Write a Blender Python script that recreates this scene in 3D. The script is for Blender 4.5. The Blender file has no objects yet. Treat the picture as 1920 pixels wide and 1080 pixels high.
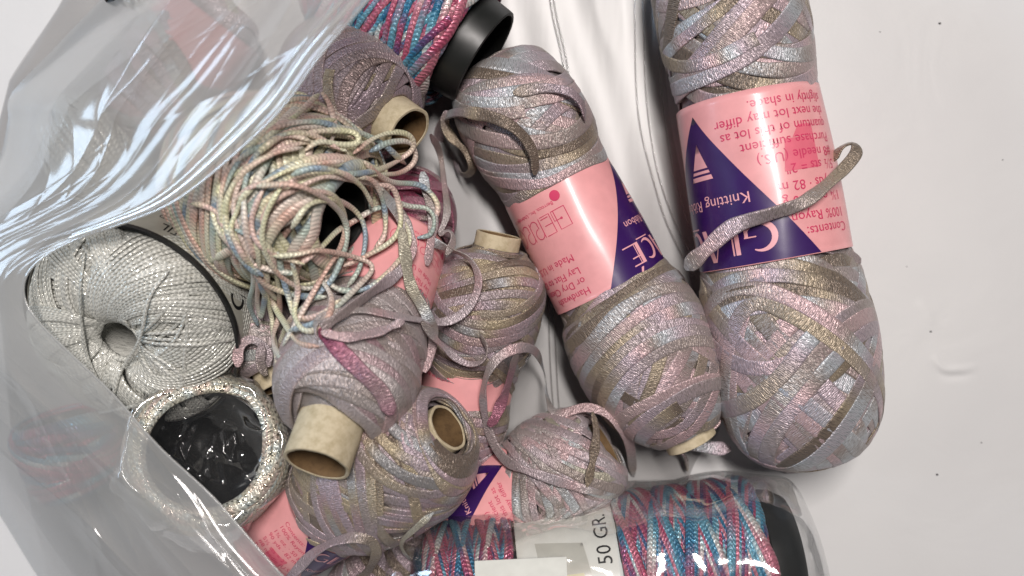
import bpy, bmesh, math, random
import numpy as np
from mathutils import Vector

S = 0.00015            # metres per unit: every length below is in units of 0.15 mm
H = 1884.0             # camera height above the table, same units
TAU = 2*math.pi
scene = bpy.context.scene

# ------------------------------------------------------------------ camera
cam_d = bpy.data.cameras.new('camera')
cam = bpy.data.objects.new('camera', cam_d)
scene.collection.objects.link(cam)
cam.location = (0, 0, H*S)
cam_d.sensor_width = 36
cam_d.lens = 36*H/1920.0
cam_d.clip_start = 0.005
cam_d.clip_end = 20
cam_d.dof.use_dof = True
cam_d.dof.focus_distance = (H-215)*S
cam_d.dof.aperture_fstop = 8.5
# f-stop is relative to the lens length in mm; aperture = 35.3/9.5 mm = 3.7 mm
scene.camera = cam

# ------------------------------------------------------------------ world, lamps, exposure
w = bpy.data.worlds.new('World'); scene.world = w; w.use_nodes = True
bg = w.node_tree.nodes['Background']
bg.inputs[0].default_value = (0.80, 0.86, 1.0, 1); bg.inputs[1].default_value = 0.06

def area(name, loc, target, size, power, col, sy=None):
    d = bpy.data.lights.new(name, 'AREA'); d.energy = power; d.color = col
    d.size = size
    if sy: d.shape = 'RECTANGLE'; d.size_y = sy
    o = bpy.data.objects.new(name, d); scene.collection.objects.link(o)
    o.location = loc
    o.rotation_euler = (Vector(target)-Vector(loc)).to_track_quat('-Z', 'Y').to_euler()
    return o
lamp_ = area('ceiling_lamp', (0.06, 0.36, 1.15), (0, 0, 0), 0.50, 16.0, (1.0, 0.935, 0.90), 0.11)
lamp_.rotation_euler = (0, 0, math.radians(117))     # a strip lamp under the ceiling, shining down
area('window_light', (-1.25, 0.35, 0.55), (0, 0, 0.03), 0.5, 6.5, (0.62, 0.80, 1.0), 0.35)
scene.view_settings.view_transform = 'Standard'
scene.view_settings.look = 'None'
scene.view_settings.exposure = 0.0
scene.view_settings.gamma = 1.0
scene.render.engine = 'CYCLES'
scene.cycles.transparent_max_bounces = 24
scene.cycles.max_bounces = 8

rnd = random.Random(7)
rng = np.random.default_rng(11)

# ------------------------------------------------------------------ helpers
def W(px, py, z=0.0):
    """point of the photograph at height z -> place in the scene (units)"""
    k = (H-z)/H
    return np.array([(px-960.0)*k, (540.0-py)*k, float(z)])

def root(name, loc, label, cat, group=None, kind=None):
    o = bpy.data.objects.new(name, None); scene.collection.objects.link(o)
    o.empty_display_size = 0.01
    o.location = Vector([float(c)*S for c in loc])
    o['label'] = label; o['category'] = cat
    if group: o['group'] = group
    return o

def origin_of(o):
    p = np.zeros(3)
    while o is not None:
        p += np.array(o.location); o = o.parent
    return p

def mesh(name, V, F, mat, parent=None, uv=None, smooth=True, mats=None, fmat=None):
    V = np.asarray(V, dtype=np.float64)
    off = origin_of(parent)
    me = bpy.data.meshes.new(name)
    P = V*S - off
    if isinstance(F, np.ndarray):
        nf, k = F.shape
        me.vertices.add(len(P)); me.vertices.foreach_set('co', P.astype(np.float32).ravel())
        me.loops.add(nf*k); me.loops.foreach_set('vertex_index', F.astype(np.int32).ravel())
        me.polygons.add(nf); me.polygons.foreach_set('loop_start', np.arange(0, nf*k, k, dtype=np.int32))
        me.update(calc_edges=True)
        me.validate()
    else:
        me.from_pydata([tuple(p) for p in P], [], [tuple(f) for f in F]); me.update()
    if uv is not None:
        ly = me.uv_layers.new(name='UVMap')
        vi = np.zeros(len(me.loops), dtype=np.int32); me.loops.foreach_get('vertex_index', vi)
        ly.data.foreach_set('uv', np.asarray(uv, dtype=np.float32)[vi].ravel())
    if smooth:
        me.polygons.foreach_set('use_smooth', np.ones(len(me.polygons), dtype=bool))
    for m in (mats or [mat]):
        me.materials.append(m)
    if fmat is not None:
        me.polygons.foreach_set('material_index', np.asarray(fmat, dtype=np.int32))
    o = bpy.data.objects.new(name, me); scene.collection.objects.link(o)
    if parent: o.parent = parent
    return o

def catmull(P, n):
    """n points along a Catmull-Rom through the control rows of P, evenly spaced by length"""
    P = np.asarray(P, dtype=float)
    Q = np.vstack([2*P[0]-P[1], P, 2*P[-1]-P[-2]])
    out = []
    for i in range(1, len(Q)-2):
        t = np.linspace(0, 1, 24, endpoint=False)[:, None]
        p0, p1, p2, p3 = Q[i-1], Q[i], Q[i+1], Q[i+2]
        out.append(0.5*((2*p1)+(-p0+p2)*t+(2*p0-5*p1+4*p2-p3)*t*t+(-p0+3*p1-3*p2+p3)*t**3))
    out.append(P[-1:])
    C = np.vstack(out)
    d = np.r_[0, np.cumsum(np.linalg.norm(np.diff(C[:, :min(3, C.shape[1])], axis=0), axis=1))]
    u = np.linspace(0, d[-1], n)
    return np.stack([np.interp(u, d, C[:, k]) for k in range(C.shape[1])], axis=1)

def gsm(x, k):
    if k < 1: return x
    r = int(3*k)+1
    g = np.exp(-0.5*(np.arange(-r, r+1)/k)**2); g /= g.sum()
    xp = np.pad(x, (r, r) + ((0, 0),)*0, mode='edge') if x.ndim == 1 else np.pad(x, ((r, r), (0, 0)), mode='edge')
    if x.ndim == 1: return np.convolve(xp, g, mode='valid')
    return np.stack([np.convolve(xp[:, i], g, mode='valid') for i in range(x.shape[1])], axis=1)

def runmax(x, k):
    xp = np.pad(x, (k, k), mode='edge')
    return np.max(np.stack([xp[i:i+len(x)] for i in range(2*k+1)]), axis=0)

def snoise(n, k, seed):
    """smooth 1-D noise, n samples, smoothing length k, about -1..1"""
    r = np.random.default_rng(seed)
    m = max(4, int(n/k)+3)
    c = r.uniform(-1, 1, m)
    x = np.linspace(0, m-1.001, n)
    i = x.astype(int); f = x-i; f = f*f*(3-2*f)
    return c[i]*(1-f)+c[np.minimum(i+1, m-1)]*f

# height map of everything laid down so far, so that loose strands rest on it
HS = 4.0; HX0, HY0 = -1300.0, -900.0
HM = np.zeros((int(2600/HS), int(1800/HS)))
def splat(V):
    V = V[(V[:, 2] > 0)]
    i = ((V[:, 0]-HX0)/HS).astype(int); j = ((V[:, 1]-HY0)/HS).astype(int)
    ok = (i >= 0) & (i < HM.shape[0]) & (j >= 0) & (j < HM.shape[1])
    np.maximum.at(HM, (i[ok], j[ok]), V[ok, 2])
def hm_at(x, y, r=1):
    i = np.clip(((x-HX0)/HS).astype(int), 2, HM.shape[0]-3); j = np.clip(((y-HY0)/HS).astype(int), 2, HM.shape[1]-3)
    m = HM[i, j]
    for a in range(-r, r+1):
        for b in range(-r, r+1):
            m = np.maximum(m, HM[i+a, j+b])
    return m

# ------------------------------------------------------------------ materials
def mk(name):
    m = bpy.data.materials.new(name); m.use_nodes = True
    nt = m.node_tree; p = nt.nodes['Principled BSDF']
    return m, nt, p
def nd(nt, typ, **kw):
    n = nt.nodes.new(typ)
    for k, v in kw.items():
        if k.startswith('i_'):
            key = k[2:]; n.inputs[int(key) if key.isdigit() else key].default_value = v
        else: setattr(n, k, v)
    return n
def mth(nt, op, a, b=None, c=None):
    n = nt.nodes.new('ShaderNodeMath'); n.operation = op
    for i, v in enumerate((a, b, c)):
        if v is None: continue
        if isinstance(v, (int, float)): n.inputs[i].default_value = v
        else: nt.links.new(v, n.inputs[i])
    return n.outputs[0]
def ramp(nt, fac, stops, interp='LINEAR'):
    r = nt.nodes.new('ShaderNodeValToRGB'); cr = r.color_ramp; cr.interpolation = interp
    while len(cr.elements) > 1: cr.elements.remove(cr.elements[-1])
    cr.elements[0].position = stops[0][0]; cr.elements[0].color = (*stops[0][1], 1)
    for p, c in stops[1:]:
        e = cr.elements.new(p); e.color = (*c, 1)
    nt.links.new(fac, r.inputs[0]); return r.outputs[0]

def yarn_mat(name, stops, period, rough=0.36, glint=0.14, weave=3.0, bump=1.0, kind='ribbon', interp='LINEAR', metal=0.38, cyc=False, zigz=2.2):
    m, nt, p = mk(name); L = nt.links.new
    uv = nd(nt, 'ShaderNodeUVMap'); sp = nd(nt, 'ShaderNodeSeparateXYZ'); L(uv.outputs[0], sp.inputs[0])
    u, v = sp.outputs[0], sp.outputs[1]
    n = nd(nt, 'ShaderNodeTexNoise', noise_dimensions='1D'); n.inputs['Scale'].default_value = 1.0
    n.inputs['Detail'].default_value = 1.0
    L(mth(nt, 'MULTIPLY', u, 1.0/period), n.inputs['W'])
    if cyc:
        fac = mth(nt, 'FRACT', mth(nt, 'ADD', mth(nt, 'MULTIPLY', u, 1.0/period), mth(nt, 'MULTIPLY', n.outputs[0], 0.8)))
    else:
        fac = mth(nt, 'ADD', mth(nt, 'MULTIPLY', mth(nt, 'SUBTRACT', n.outputs[0], 0.5), 2.3), 0.5)
    # fine fleck noise along the strand
    cv = nd(nt, 'ShaderNodeCombineXYZ')
    L(mth(nt, 'MULTIPLY', u, 1.0/weave), cv.inputs[0]); L(mth(nt, 'ADD', mth(nt, 'MULTIPLY', v, 3.2 if kind == 'ribbon' else 2.0), mth(nt, 'MULTIPLY', u, .16)), cv.inputs[1])
    fn = nd(nt, 'ShaderNodeTexNoise', noise_dimensions='2D'); fn.inputs['Scale'].default_value = 1.0; fn.inputs['Detail'].default_value = 2.5
    L(cv.outputs[0], fn.inputs['Vector'])
    col = ramp(nt, mth(nt, 'ADD', fac, mth(nt, 'MULTIPLY', mth(nt, 'SUBTRACT', fn.outputs[0], 0.5), 0.10)), stops, interp)
    # weave: slanted rows meeting at the middle of the strand
    zig = mth(nt, 'MULTIPLY', mth(nt, 'ABSOLUTE', mth(nt, 'SUBTRACT', v, 0.5)), zigz*(.35 if kind == 'ribbon' else .6))
    row = mth(nt, 'SINE', mth(nt, 'MULTIPLY', mth(nt, 'ADD', mth(nt, 'MULTIPLY', u, 1.0/weave), zig), TAU))
    row = mth(nt, 'ADD', mth(nt, 'MULTIPLY', row, 0.5), 0.5)
    hgt = mth(nt, 'ADD', mth(nt, 'MULTIPLY', row, .22 if kind == 'ribbon' else 0.5), mth(nt, 'MULTIPLY', fn.outputs[0], 1.5 if kind == 'ribbon' else 0.9))
    tint = mth(nt, 'ADD', mth(nt, 'MULTIPLY', hgt, 0.75), 0.40)  # glints put into the colour: brighter on raised weave, darker between
    mx = nd(nt, 'ShaderNodeVectorMath', operation='SCALE'); L(col, mx.inputs[0]); L(tint, mx.inputs['Scale'])
    L(mx.outputs[0], p.inputs['Base Color'])
    bp = nd(nt, 'ShaderNodeBump'); bp.inputs['Strength'].default_value = bump; bp.inputs['Distance'].default_value = 1.6*S
    L(hgt, bp.inputs['Height']); L(bp.outputs[0], p.inputs['Normal'])
    g = mth(nt, 'MULTIPLY', mth(nt, 'GREATER_THAN', fn.outputs[0], 0.61), glint)
    L(mth(nt, 'SUBTRACT', rough, mth(nt, 'MULTIPLY', g, 0.35)), p.inputs['Roughness'])
    L(mth(nt, 'MINIMUM', mth(nt, 'ADD', mth(nt, 'MULTIPLY', g, 0.8), metal), 1.0), p.inputs['Metallic'])
    p.inputs['Specular IOR Level'].default_value = 0.6
    p.inputs['Sheen Weight'].default_value = 0.12
    return m

LIL = (0.385, 0.31, 0.345); BLU = (0.43, 0.455, 0.475); TAU_ = (0.17, 0.13, 0.10); GLD = (0.34, 0.275, 0.195)
PNK = (0.52, 0.365, 0.37); GRY = (0.31, 0.26, 0.235); MAG = (0.34, 0.07, 0.13); CRM = (0.40, 0.37, 0.29)
M_rib = yarn_mat('space_dyed_ribbon', [(0, TAU_), (.12, GLD), (.22, GRY), (.34, LIL), (.44, PNK), (.52, GRY), (.60, BLU), (.70, LIL), (.82, GRY), (.92, GLD), (1, TAU_)], 620)
M_rib2 = yarn_mat('taupe_lilac_ribbon', [(0, TAU_), (.2, GLD), (.38, GRY), (.5, LIL), (.6, (0.33, .24, .26)), (.75, GRY), (.9, GLD), (1, BLU)], 430, glint=.25)
M_pale = yarn_mat('pale_lilac_ribbon', [(0, GRY), (.22, (0.42, .34, .36)), (.38, (0.46, .40, .42)), (.5, PNK), (.6, (0.42, .38, .37)), (.72, GRY), (.82, BLU), (1, CRM)], 380)
M_magr = yarn_mat('magenta_fleck_ribbon', [(0, (0.36, .24, .26)), (.2, (0.40, .33, .33)), (.35, GRY), (.5, (0.46, .40, .40)), (.62, (0.40, .36, .35)), (.75, GRY), (.88, PNK), (1, GRY)], 430)
M_gold = yarn_mat('gold_lilac_ribbon', [(0, TAU_), (.15, GLD), (.3, (0.40, .33, .22)), (.42, GRY), (.52, LIL), (.62, (0.36, .25, .26)), (.72, GLD), (.85, (0.33, .33, .34)), (1, TAU_)], 420, weave=3.0, glint=.18)
M_wine = yarn_mat('wine_ribbon', [(0, MAG), (.3, (0.25, .06, .11)), (.5, (0.33, .13, .18)), (.7, (0.36, .2, .24)), (.85, GRY), (1, MAG)], 400)
TEAL = (0.008, 0.13, 0.25); SKY = (0.13, 0.33, 0.42); HOT = (0.38, 0.055, 0.12); ROS = (0.48, 0.17, 0.22); PUR = (0.11, 0.045, 0.14); WHT = (0.62, 0.62, 0.58)
M_var = yarn_mat('blue_pink_cord', [(0, TEAL), (.16, SKY), (.28, HOT), (.46, ROS), (.54, WHT), (.62, SKY), (.70, TEAL), (.80, PUR), (.90, HOT), (1, TEAL)], 520, rough=.36, glint=.35, weave=7.5, bump=1.0, kind='cord', cyc=True, metal=.2)
M_pas = yarn_mat('pastel_cord', [(0, (0.68, .66, .42)), (.2, (0.72, .70, .54)), (.32, (0.60, .38, .31)), (.45, (0.72, .64, .56)), (.55, (0.42, .50, .43)), (.66, (0.25, .33, .42)), (.76, (0.68, .65, .45)), (.88, (0.70, .50, .45)), (1, (0.68, .66, .47))], 420, rough=.5, glint=.15, weave=6.5, bump=.6, kind='cord', cyc=True, metal=.2)
M_grey = yarn_mat('silver_grey_thread', [(0, (0.50, .505, .46)), (.5, (0.58, .58, .53)), (1, (0.64, .64, .59))], 600, rough=.45, glint=.7, weave=8, bump=.6, kind='cord', metal=.1)
M_iri = yarn_mat('iridescent_thread', [(0, (0.46, .44, .34)), (.25, (0.54, .50, .40)), (.4, (0.52, .42, .35)), (.5, (0.58, .56, .48)), (.65, (0.44, .49, .47)), (.8, (0.54, .52, .42)), (1, (0.50, .42, .37))], 110, rough=.3, glint=.8, weave=9, metal=.3, kind='cord')

def paper_mat(name, col, rough=.38, coat=.32, bump=.06):
    m, nt, p = mk(name); L = nt.links.new
    tc = nd(nt, 'ShaderNodeTexCoord')
    n = nd(nt, 'ShaderNodeTexNoise'); n.inputs['Scale'].default_value = 260; n.inputs['Detail'].default_value = 4
    L(tc.outputs['Object'], n.inputs['Vector'])
    L(ramp(nt, n.outputs[0], [(.3, tuple(c*.93 for c in col)), (.7, tuple(min(1, c*1.04) for c in col))]), p.inputs['Base Color'])
    b = nd(nt, 'ShaderNodeBump'); b.inputs['Strength'].default_value = bump; b.inputs['Distance'].default_value = 2*S
    n2 = nd(nt, 'ShaderNodeTexNoise'); n2.inputs['Scale'].default_value = 55; n2.inputs['Detail'].default_value = 2; n2.inputs['Distortion'].default_value = 1
    L(tc.outputs['Object'], n2.inputs['Vector'])
    L(mth(nt, 'ADD', n.outputs[0], mth(nt, 'MULTIPLY', n2.outputs[0], 9.0)), b.inputs['Height']); L(b.outputs[0], p.inputs['Normal'])
    p.inputs['Roughness'].default_value = rough; p.inputs['Coat Weight'].default_value = coat; p.inputs['Coat Roughness'].default_value = .16
    return m
M_pink = paper_mat('pink_coated_paper', (0.80, 0.365, 0.37))
M_purp = paper_mat('purple_print', (0.032, 0.005, 0.095))
M_red = paper_mat('rose_ink', (0.62, 0.045, 0.13))
M_rose = paper_mat('pale_rose_ink', (0.76, 0.16, 0.22))
M_pinkp = paper_mat('pink_print', (0.86, 0.42, 0.45))
M_white = paper_mat('white_paper', (0.70, 0.70, 0.64), .5, .1)
M_yel = paper_mat('yellowed_paper', (0.68, 0.64, 0.42), .5, .1)
M_gsil = paper_mat('grey_satin_band', (0.36, 0.35, 0.30), .3, .3)
M_ink = paper_mat('black_ink', (0.012, 0.012, 0.012), .4, .1)
M_tag = paper_mat('clear_tag_grey', (0.50, 0.49, 0.43), .35, .3)

def card_mat(name, col, dark):
    m, nt, p = mk(name); L = nt.links.new
    tc = nd(nt, 'ShaderNodeTexCoord')
    n = nd(nt, 'ShaderNodeTexNoise'); n.inputs['Scale'].default_value = 420; n.inputs['Detail'].default_value = 6; n.inputs['Roughness'].default_value = .7
    L(tc.outputs['Object'], n.inputs['Vector'])
    L(ramp(nt, n.outputs[0], [(.3, dark), (.55, col), (.8, tuple(c*1.12 for c in col))]), p.inputs['Base Color'])
    b = nd(nt, 'ShaderNodeBump'); b.inputs['Strength'].default_value = .5; b.inputs['Distance'].default_value = 2*S
    L(n.outputs[0], b.inputs['Height']); L(b.outputs[0], p.inputs['Normal'])
    p.inputs['Roughness'].default_value = .8
    return m
M_card = card_mat('cream_cardboard', (0.56, 0.48, 0.33), (0.40, 0.33, 0.20))
M_brown = card_mat('brown_cardboard', (0.15, 0.088, 0.036), (0.09, 0.05, 0.02))  # brown card, painted darker to stand in for shade inside the tubes

def plastic(name, col, rough=.3):
    m, nt, p = mk(name); p.inputs['Base Color'].default_value = (*col, 1); L = nt.links.new
    tc = nd(nt, 'ShaderNodeTexCoord'); n = nd(nt, 'ShaderNodeTexNoise'); n.inputs['Scale'].default_value = 200; n.inputs['Detail'].default_value = 5
    L(tc.outputs['Object'], n.inputs['Vector'])
    L(mth(nt, 'ADD', mth(nt, 'MULTIPLY', n.outputs[0], .25), rough-.1), p.inputs['Roughness'])
    return m
M_blk = plastic('black_plastic', (0.012, 0.013, 0.012), .38)
M_gblk = plastic('grey_black_plastic', (0.008, 0.008, 0.008), .7)
M_gblk.node_tree.nodes['Principled BSDF'].inputs['Specular IOR Level'].default_value = .12

def film_mat(name, clear, milk, gl, col, rough=.12, bump=.3, scale=90, stretch=(1, 1, 1), face=.5, tint=.965):
    """thin plastic film: mostly see-through, part milky, part glossy"""
    m = bpy.data.materials.new(name); m.use_nodes = True; nt = m.node_tree; L = nt.links.new
    nt.nodes.remove(nt.nodes['Principled BSDF']); out = nt.nodes['Material Output']
    tc = nd(nt, 'ShaderNodeTexCoord'); mp = nd(nt, 'ShaderNodeMapping'); mp.inputs['Scale'].default_value = stretch
    L(tc.outputs['Object'], mp.inputs['Vector'])
    n = nd(nt, 'ShaderNodeTexNoise'); n.inputs['Scale'].default_value = scale; n.inputs['Detail'].default_value = 3
    L(mp.outputs[0], n.inputs['Vector'])
    b = nd(nt, 'ShaderNodeBump'); b.inputs['Strength'].default_value = bump; b.inputs['Distance'].default_value = 6*S
    L(n.outputs[0], b.inputs['Height'])
    tr = nd(nt, 'ShaderNodeBsdfTransparent'); tr.inputs[0].default_value = (tint, tint, tint, 1)
    tl = nd(nt, 'ShaderNodeBsdfTranslucent'); tl.inputs[0].default_value = (*col, 1)
    df = nd(nt, 'ShaderNodeBsdfDiffuse'); df.inputs[0].default_value = (*col, 1)
    gs = nd(nt, 'ShaderNodeBsdfGlossy'); gs.inputs['Roughness'].default_value = rough; gs.inputs[0].default_value = (1, 1, 1, 1)
    L(b.outputs[0], gs.inputs['Normal']); L(b.outputs[0], df.inputs['Normal'])
    a = nd(nt, 'ShaderNodeMixShader'); a.inputs[0].default_value = .5; L(tl.outputs[0], a.inputs[1]); L(df.outputs[0], a.inputs[2])
    lw = nd(nt, 'ShaderNodeLayerWeight'); lw.inputs['Blend'].default_value = .45; L(b.outputs[0], lw.inputs['Normal'])
    c = nd(nt, 'ShaderNodeMixShader')
    L(mth(nt, 'MINIMUM', mth(nt, 'ADD', milk, mth(nt, 'MULTIPLY', lw.outputs['Facing'], face)), 1.0), c.inputs[0])
    L(tr.outputs[0], c.inputs[1]); L(a.outputs[0], c.inputs[2])
    fr = nd(nt, 'ShaderNodeFresnel'); fr.inputs[0].default_value = 1.5; L(b.outputs[0], fr.inputs['Normal'])
    d = nd(nt, 'ShaderNodeMixShader'); L(mth(nt, 'MINIMUM', mth(nt, 'MULTIPLY', fr.outputs[0], gl), .38), d.inputs[0])
    L(c.outputs[0], d.inputs[1]); L(gs.outputs[0], d.inputs[2])
    L(d.outputs[0], out.inputs['Surface'])
    return m
M_bag = film_mat('milky_bag_film', 1, .46, 1.15, (0.76, 0.76, 0.74), rough=.13, bump=.22, scale=45, face=.3)
M_under = film_mat('bag_film_lying_flat', 1, .26, .7, (0.38, 0.36, 0.35), rough=.3, bump=.12, scale=30, stretch=(3, .6, 1), tint=.82, face=.2)  # slight film tint, greyed further to stand in for shade on the table
M_cello = film_mat('clear_cellophane', 1, .015, 1.9, (0.5, 0.5, 0.48), rough=.07, bump=.6, scale=60, face=.04)
M_zip = film_mat('zip_track_plastic', 1, .35, 2.0, (0.40, 0.39, 0.38), rough=.12)

# ------------------------------------------------------------------ the table
def table_mat():
    m, nt, p = mk('white_table_paper'); L = nt.links.new
    tc = nd(nt, 'ShaderNodeTexCoord')
    n = nd(nt, 'ShaderNodeTexNoise'); n.inputs['Scale'].default_value = 14; n.inputs['Detail'].default_value = 3
    n2 = nd(nt, 'ShaderNodeTexNoise'); n2.inputs['Scale'].default_value = 900; n2.inputs['Detail'].default_value = 3
    n3 = nd(nt, 'ShaderNodeTexNoise'); n3.inputs['Scale'].default_value = 38; n3.inputs['Detail'].default_value = 2; n3.inputs['Distortion'].default_value = 1.2
    for q in (n, n2, n3): L(tc.outputs['Object'], q.inputs['Vector'])
    L(ramp(nt, n.outputs[0], [(.35, (0.60, .60, .60)), (.65, (0.64, .64, .635))]), p.inputs['Base Color'])
    b = nd(nt, 'ShaderNodeBump'); b.inputs['Strength'].default_value = .35; b.inputs['Distance'].default_value = 9*S
    h = mth(nt, 'ADD', mth(nt, 'MULTIPLY', n2.outputs[0], .05), mth(nt, 'MULTIPLY', n3.outputs[0], .55))
    L(h, b.inputs['Height']); L(b.outputs[0], p.inputs['Normal'])
    p.inputs['Roughness'].default_value = .42; p.inputs['Specular IOR Level'].default_value = .4
    return m
def build_table():
    # one sheet; near the dent right of the skeins it is finer and carries two soft creases
    xs = np.unique(np.r_[np.linspace(-3600, 700, 30), np.linspace(700, 950, 84), np.linspace(950, 3600, 20)])
    ys = np.unique(np.r_[np.linspace(-3000, -330, 20), np.linspace(-330, 60, 90), np.linspace(60, 3000, 24)])
    X, Y = np.meshgrid(xs, ys, indexing='ij'); Z = np.zeros_like(X)
    def crease(pts, w_, a):
        P = catmull([(p[0]-960, 540-p[1]) for p in pts], 60)
        d = np.full(X.shape, 1e9); k = np.zeros(X.shape)
        for i, q in enumerate(P):
            dd = np.hypot(X-q[0], Y-q[1]); mm = dd < d; d = np.where(mm, dd, d); k = np.where(mm, math.sin(math.pi*i/59), k)
        return a*k*np.exp(-(d/w_)**2)
    Z += crease([(1748, 665), (1768, 692), (1800, 694), (1836, 688)], 7, 3.2)
    Z -= crease([(1744, 676), (1766, 701), (1800, 703), (1830, 698)], 8, 2.4)
    Z += crease([(1720, 560), (1740, 590), (1750, 620)], 10, 1.2)
    Z = np.maximum(Z, -2.5)
    V = np.stack([X, Y, Z], -1).reshape(-1, 3)
    a, b = X.shape; I = np.arange(a*b).reshape(a, b)
    F = np.stack([I[:-1, :-1], I[1:, :-1], I[1:, 1:], I[:-1, 1:]], -1).reshape(-1, 4)
    o = mesh('table_top', V, F, table_mat()); o['kind'] = 'structure'
build_table()

def specks():
    V, F = [], []
    for (px, py, r) in ((1762, 44, 2.2), (1745, 622, 1.8), (1757, 890, 2.0), (1880, 300, 1.1), (1700, 500, 1.0), (1840, 830, 1.2), (1650, 60, 1.0)):
        c = W(px, py, 0); n0 = len(V)
        for k in range(6):
            a = k*TAU/6; V.append((c[0]+r*math.cos(a)*1.3, c[1]+r*math.sin(a), .1))
        V.append((c[0], c[1], r*.8))
        F += [(n0+k, n0+(k+1) % 6, n0+6) for k in range(6)]
    o = mesh('dust', V, F, M_gblk); o['kind'] = 'stuff'; o['label'] = 'tiny dark dust specks on the white paper'; o['category'] = 'dust'
specks()

# ------------------------------------------------------------------ bodies of revolution and winding
class Body:
    def __init__(s, P0, P1, prof, squash=1.0):
        s.P0 = np.array(P0, float); d = np.array(P1, float)-s.P0; s.L = np.linalg.norm(d); s.a = d/s.L
        e1 = np.array([0, 0, 1.0]); e1 -= s.a*np.dot(e1, s.a); s.e1 = e1/np.linalg.norm(e1)
        s.e2 = np.cross(s.e1, s.a)
        P = catmull(np.array([(t, r) for t, r in prof], float), 400)
        d = np.r_[0, np.cumsum(np.hypot(*np.diff(P, axis=0).T))]
        s.S = d[-1]; s.n = max(60, int(s.S/4)); u = np.linspace(0, s.S, s.n)
        s.u = u; s.t = np.interp(u, d, P[:, 0]); s.r = np.maximum(np.interp(u, d, P[:, 1]), 1.0)
        s.dt = gsm(np.gradient(s.t, u), 2); s.dr = gsm(np.gradient(s.r, u), 2)
        m = np.hypot(s.dt, s.dr)+1e-9; s.dt /= m; s.dr /= m
        s.nth = 180
        s.hf = np.zeros((s.n, s.nth))
        s.sq = squash
    def at(s, S_, th, h=0.0):
        t = np.interp(S_, s.u, s.t); r = np.interp(S_, s.u, s.r); dt = np.interp(S_, s.u, s.dt); dr = np.interp(S_, s.u, s.dr)
        c = np.cos(th)[..., None]; q = np.sin(th)[..., None]
        rad = c*s.e1*s.sq+q*s.e2
        P = s.P0+t[..., None]*s.a+(r+dt*h)[..., None]*rad - (dr*h)[..., None]*s.a
        return P
    def rr(s, S_): return np.interp(S_, s.u, s.r)
    def idx(s, S_, th):
        i = np.clip((S_/s.S*(s.n-1)+.5).astype(int), 0, s.n-1); j = (np.floor(th/TAU*s.nth).astype(int)) % s.nth
        return i, j
    def s_of_t(s, t): return float(np.interp(t, s.t, s.u)) if s.t[-1] > s.t[0] else 0
    def solid(s, name, mat, parent, inset=1.0, s0=0, s1=None):
        s1 = s.S if s1 is None else s1
        uu = np.linspace(s0, s1, 50); th = np.linspace(0, TAU, 49)
        A, B = np.meshgrid(uu, th, indexing='ij')
        V = s.at(A, B, -inset*np.ones_like(A)).reshape(-1, 3)
        uv = np.stack([B*90+A*3, (A/12) % 1.0], -1).reshape(-1, 2)
        I = np.arange(50*49).reshape(50, 49)
        F = np.stack([I[:-1, :-1], I[:-1, 1:], I[1:, 1:], I[1:, :-1]], -1).reshape(-1, 4)
        return V, F, uv

FLAT = np.array([(-.5, -.1), (-.49, .72), (-.43, .97), (-.33, 1.04), (.33, 1.04), (.43, .97), (.49, .72), (.5, -.1)])
RND = np.array([(math.cos(a)*.5, .5+.5*math.sin(a)) for a in (math.pi+.0, math.pi*.78, math.pi*.5, math.pi*.22, 0, -math.pi*.35, -math.pi*.65)])
RND = np.array([(x, z) for x, z in RND])

def sweep(P, T, B, N, wid, thk, sec, cap=True):
    """verts/faces of a strand: centre P, cross axis B, up N, per-point width and thickness"""
    n, k = len(P), len(sec)
    V = P[:, None, :] + B[:, None, :]*(sec[None, :, 0]*wid[:, None])[..., None] + N[:, None, :]*(sec[None, :, 1]*thk[:, None])[..., None]
    I = np.arange(n*k).reshape(n, k); J = np.roll(I, -1, axis=1)
    F = np.stack([I[:-1], I[1:], J[1:], J[:-1]], -1).reshape(-1, 4)
    return V.reshape(-1, 3), F

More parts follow.
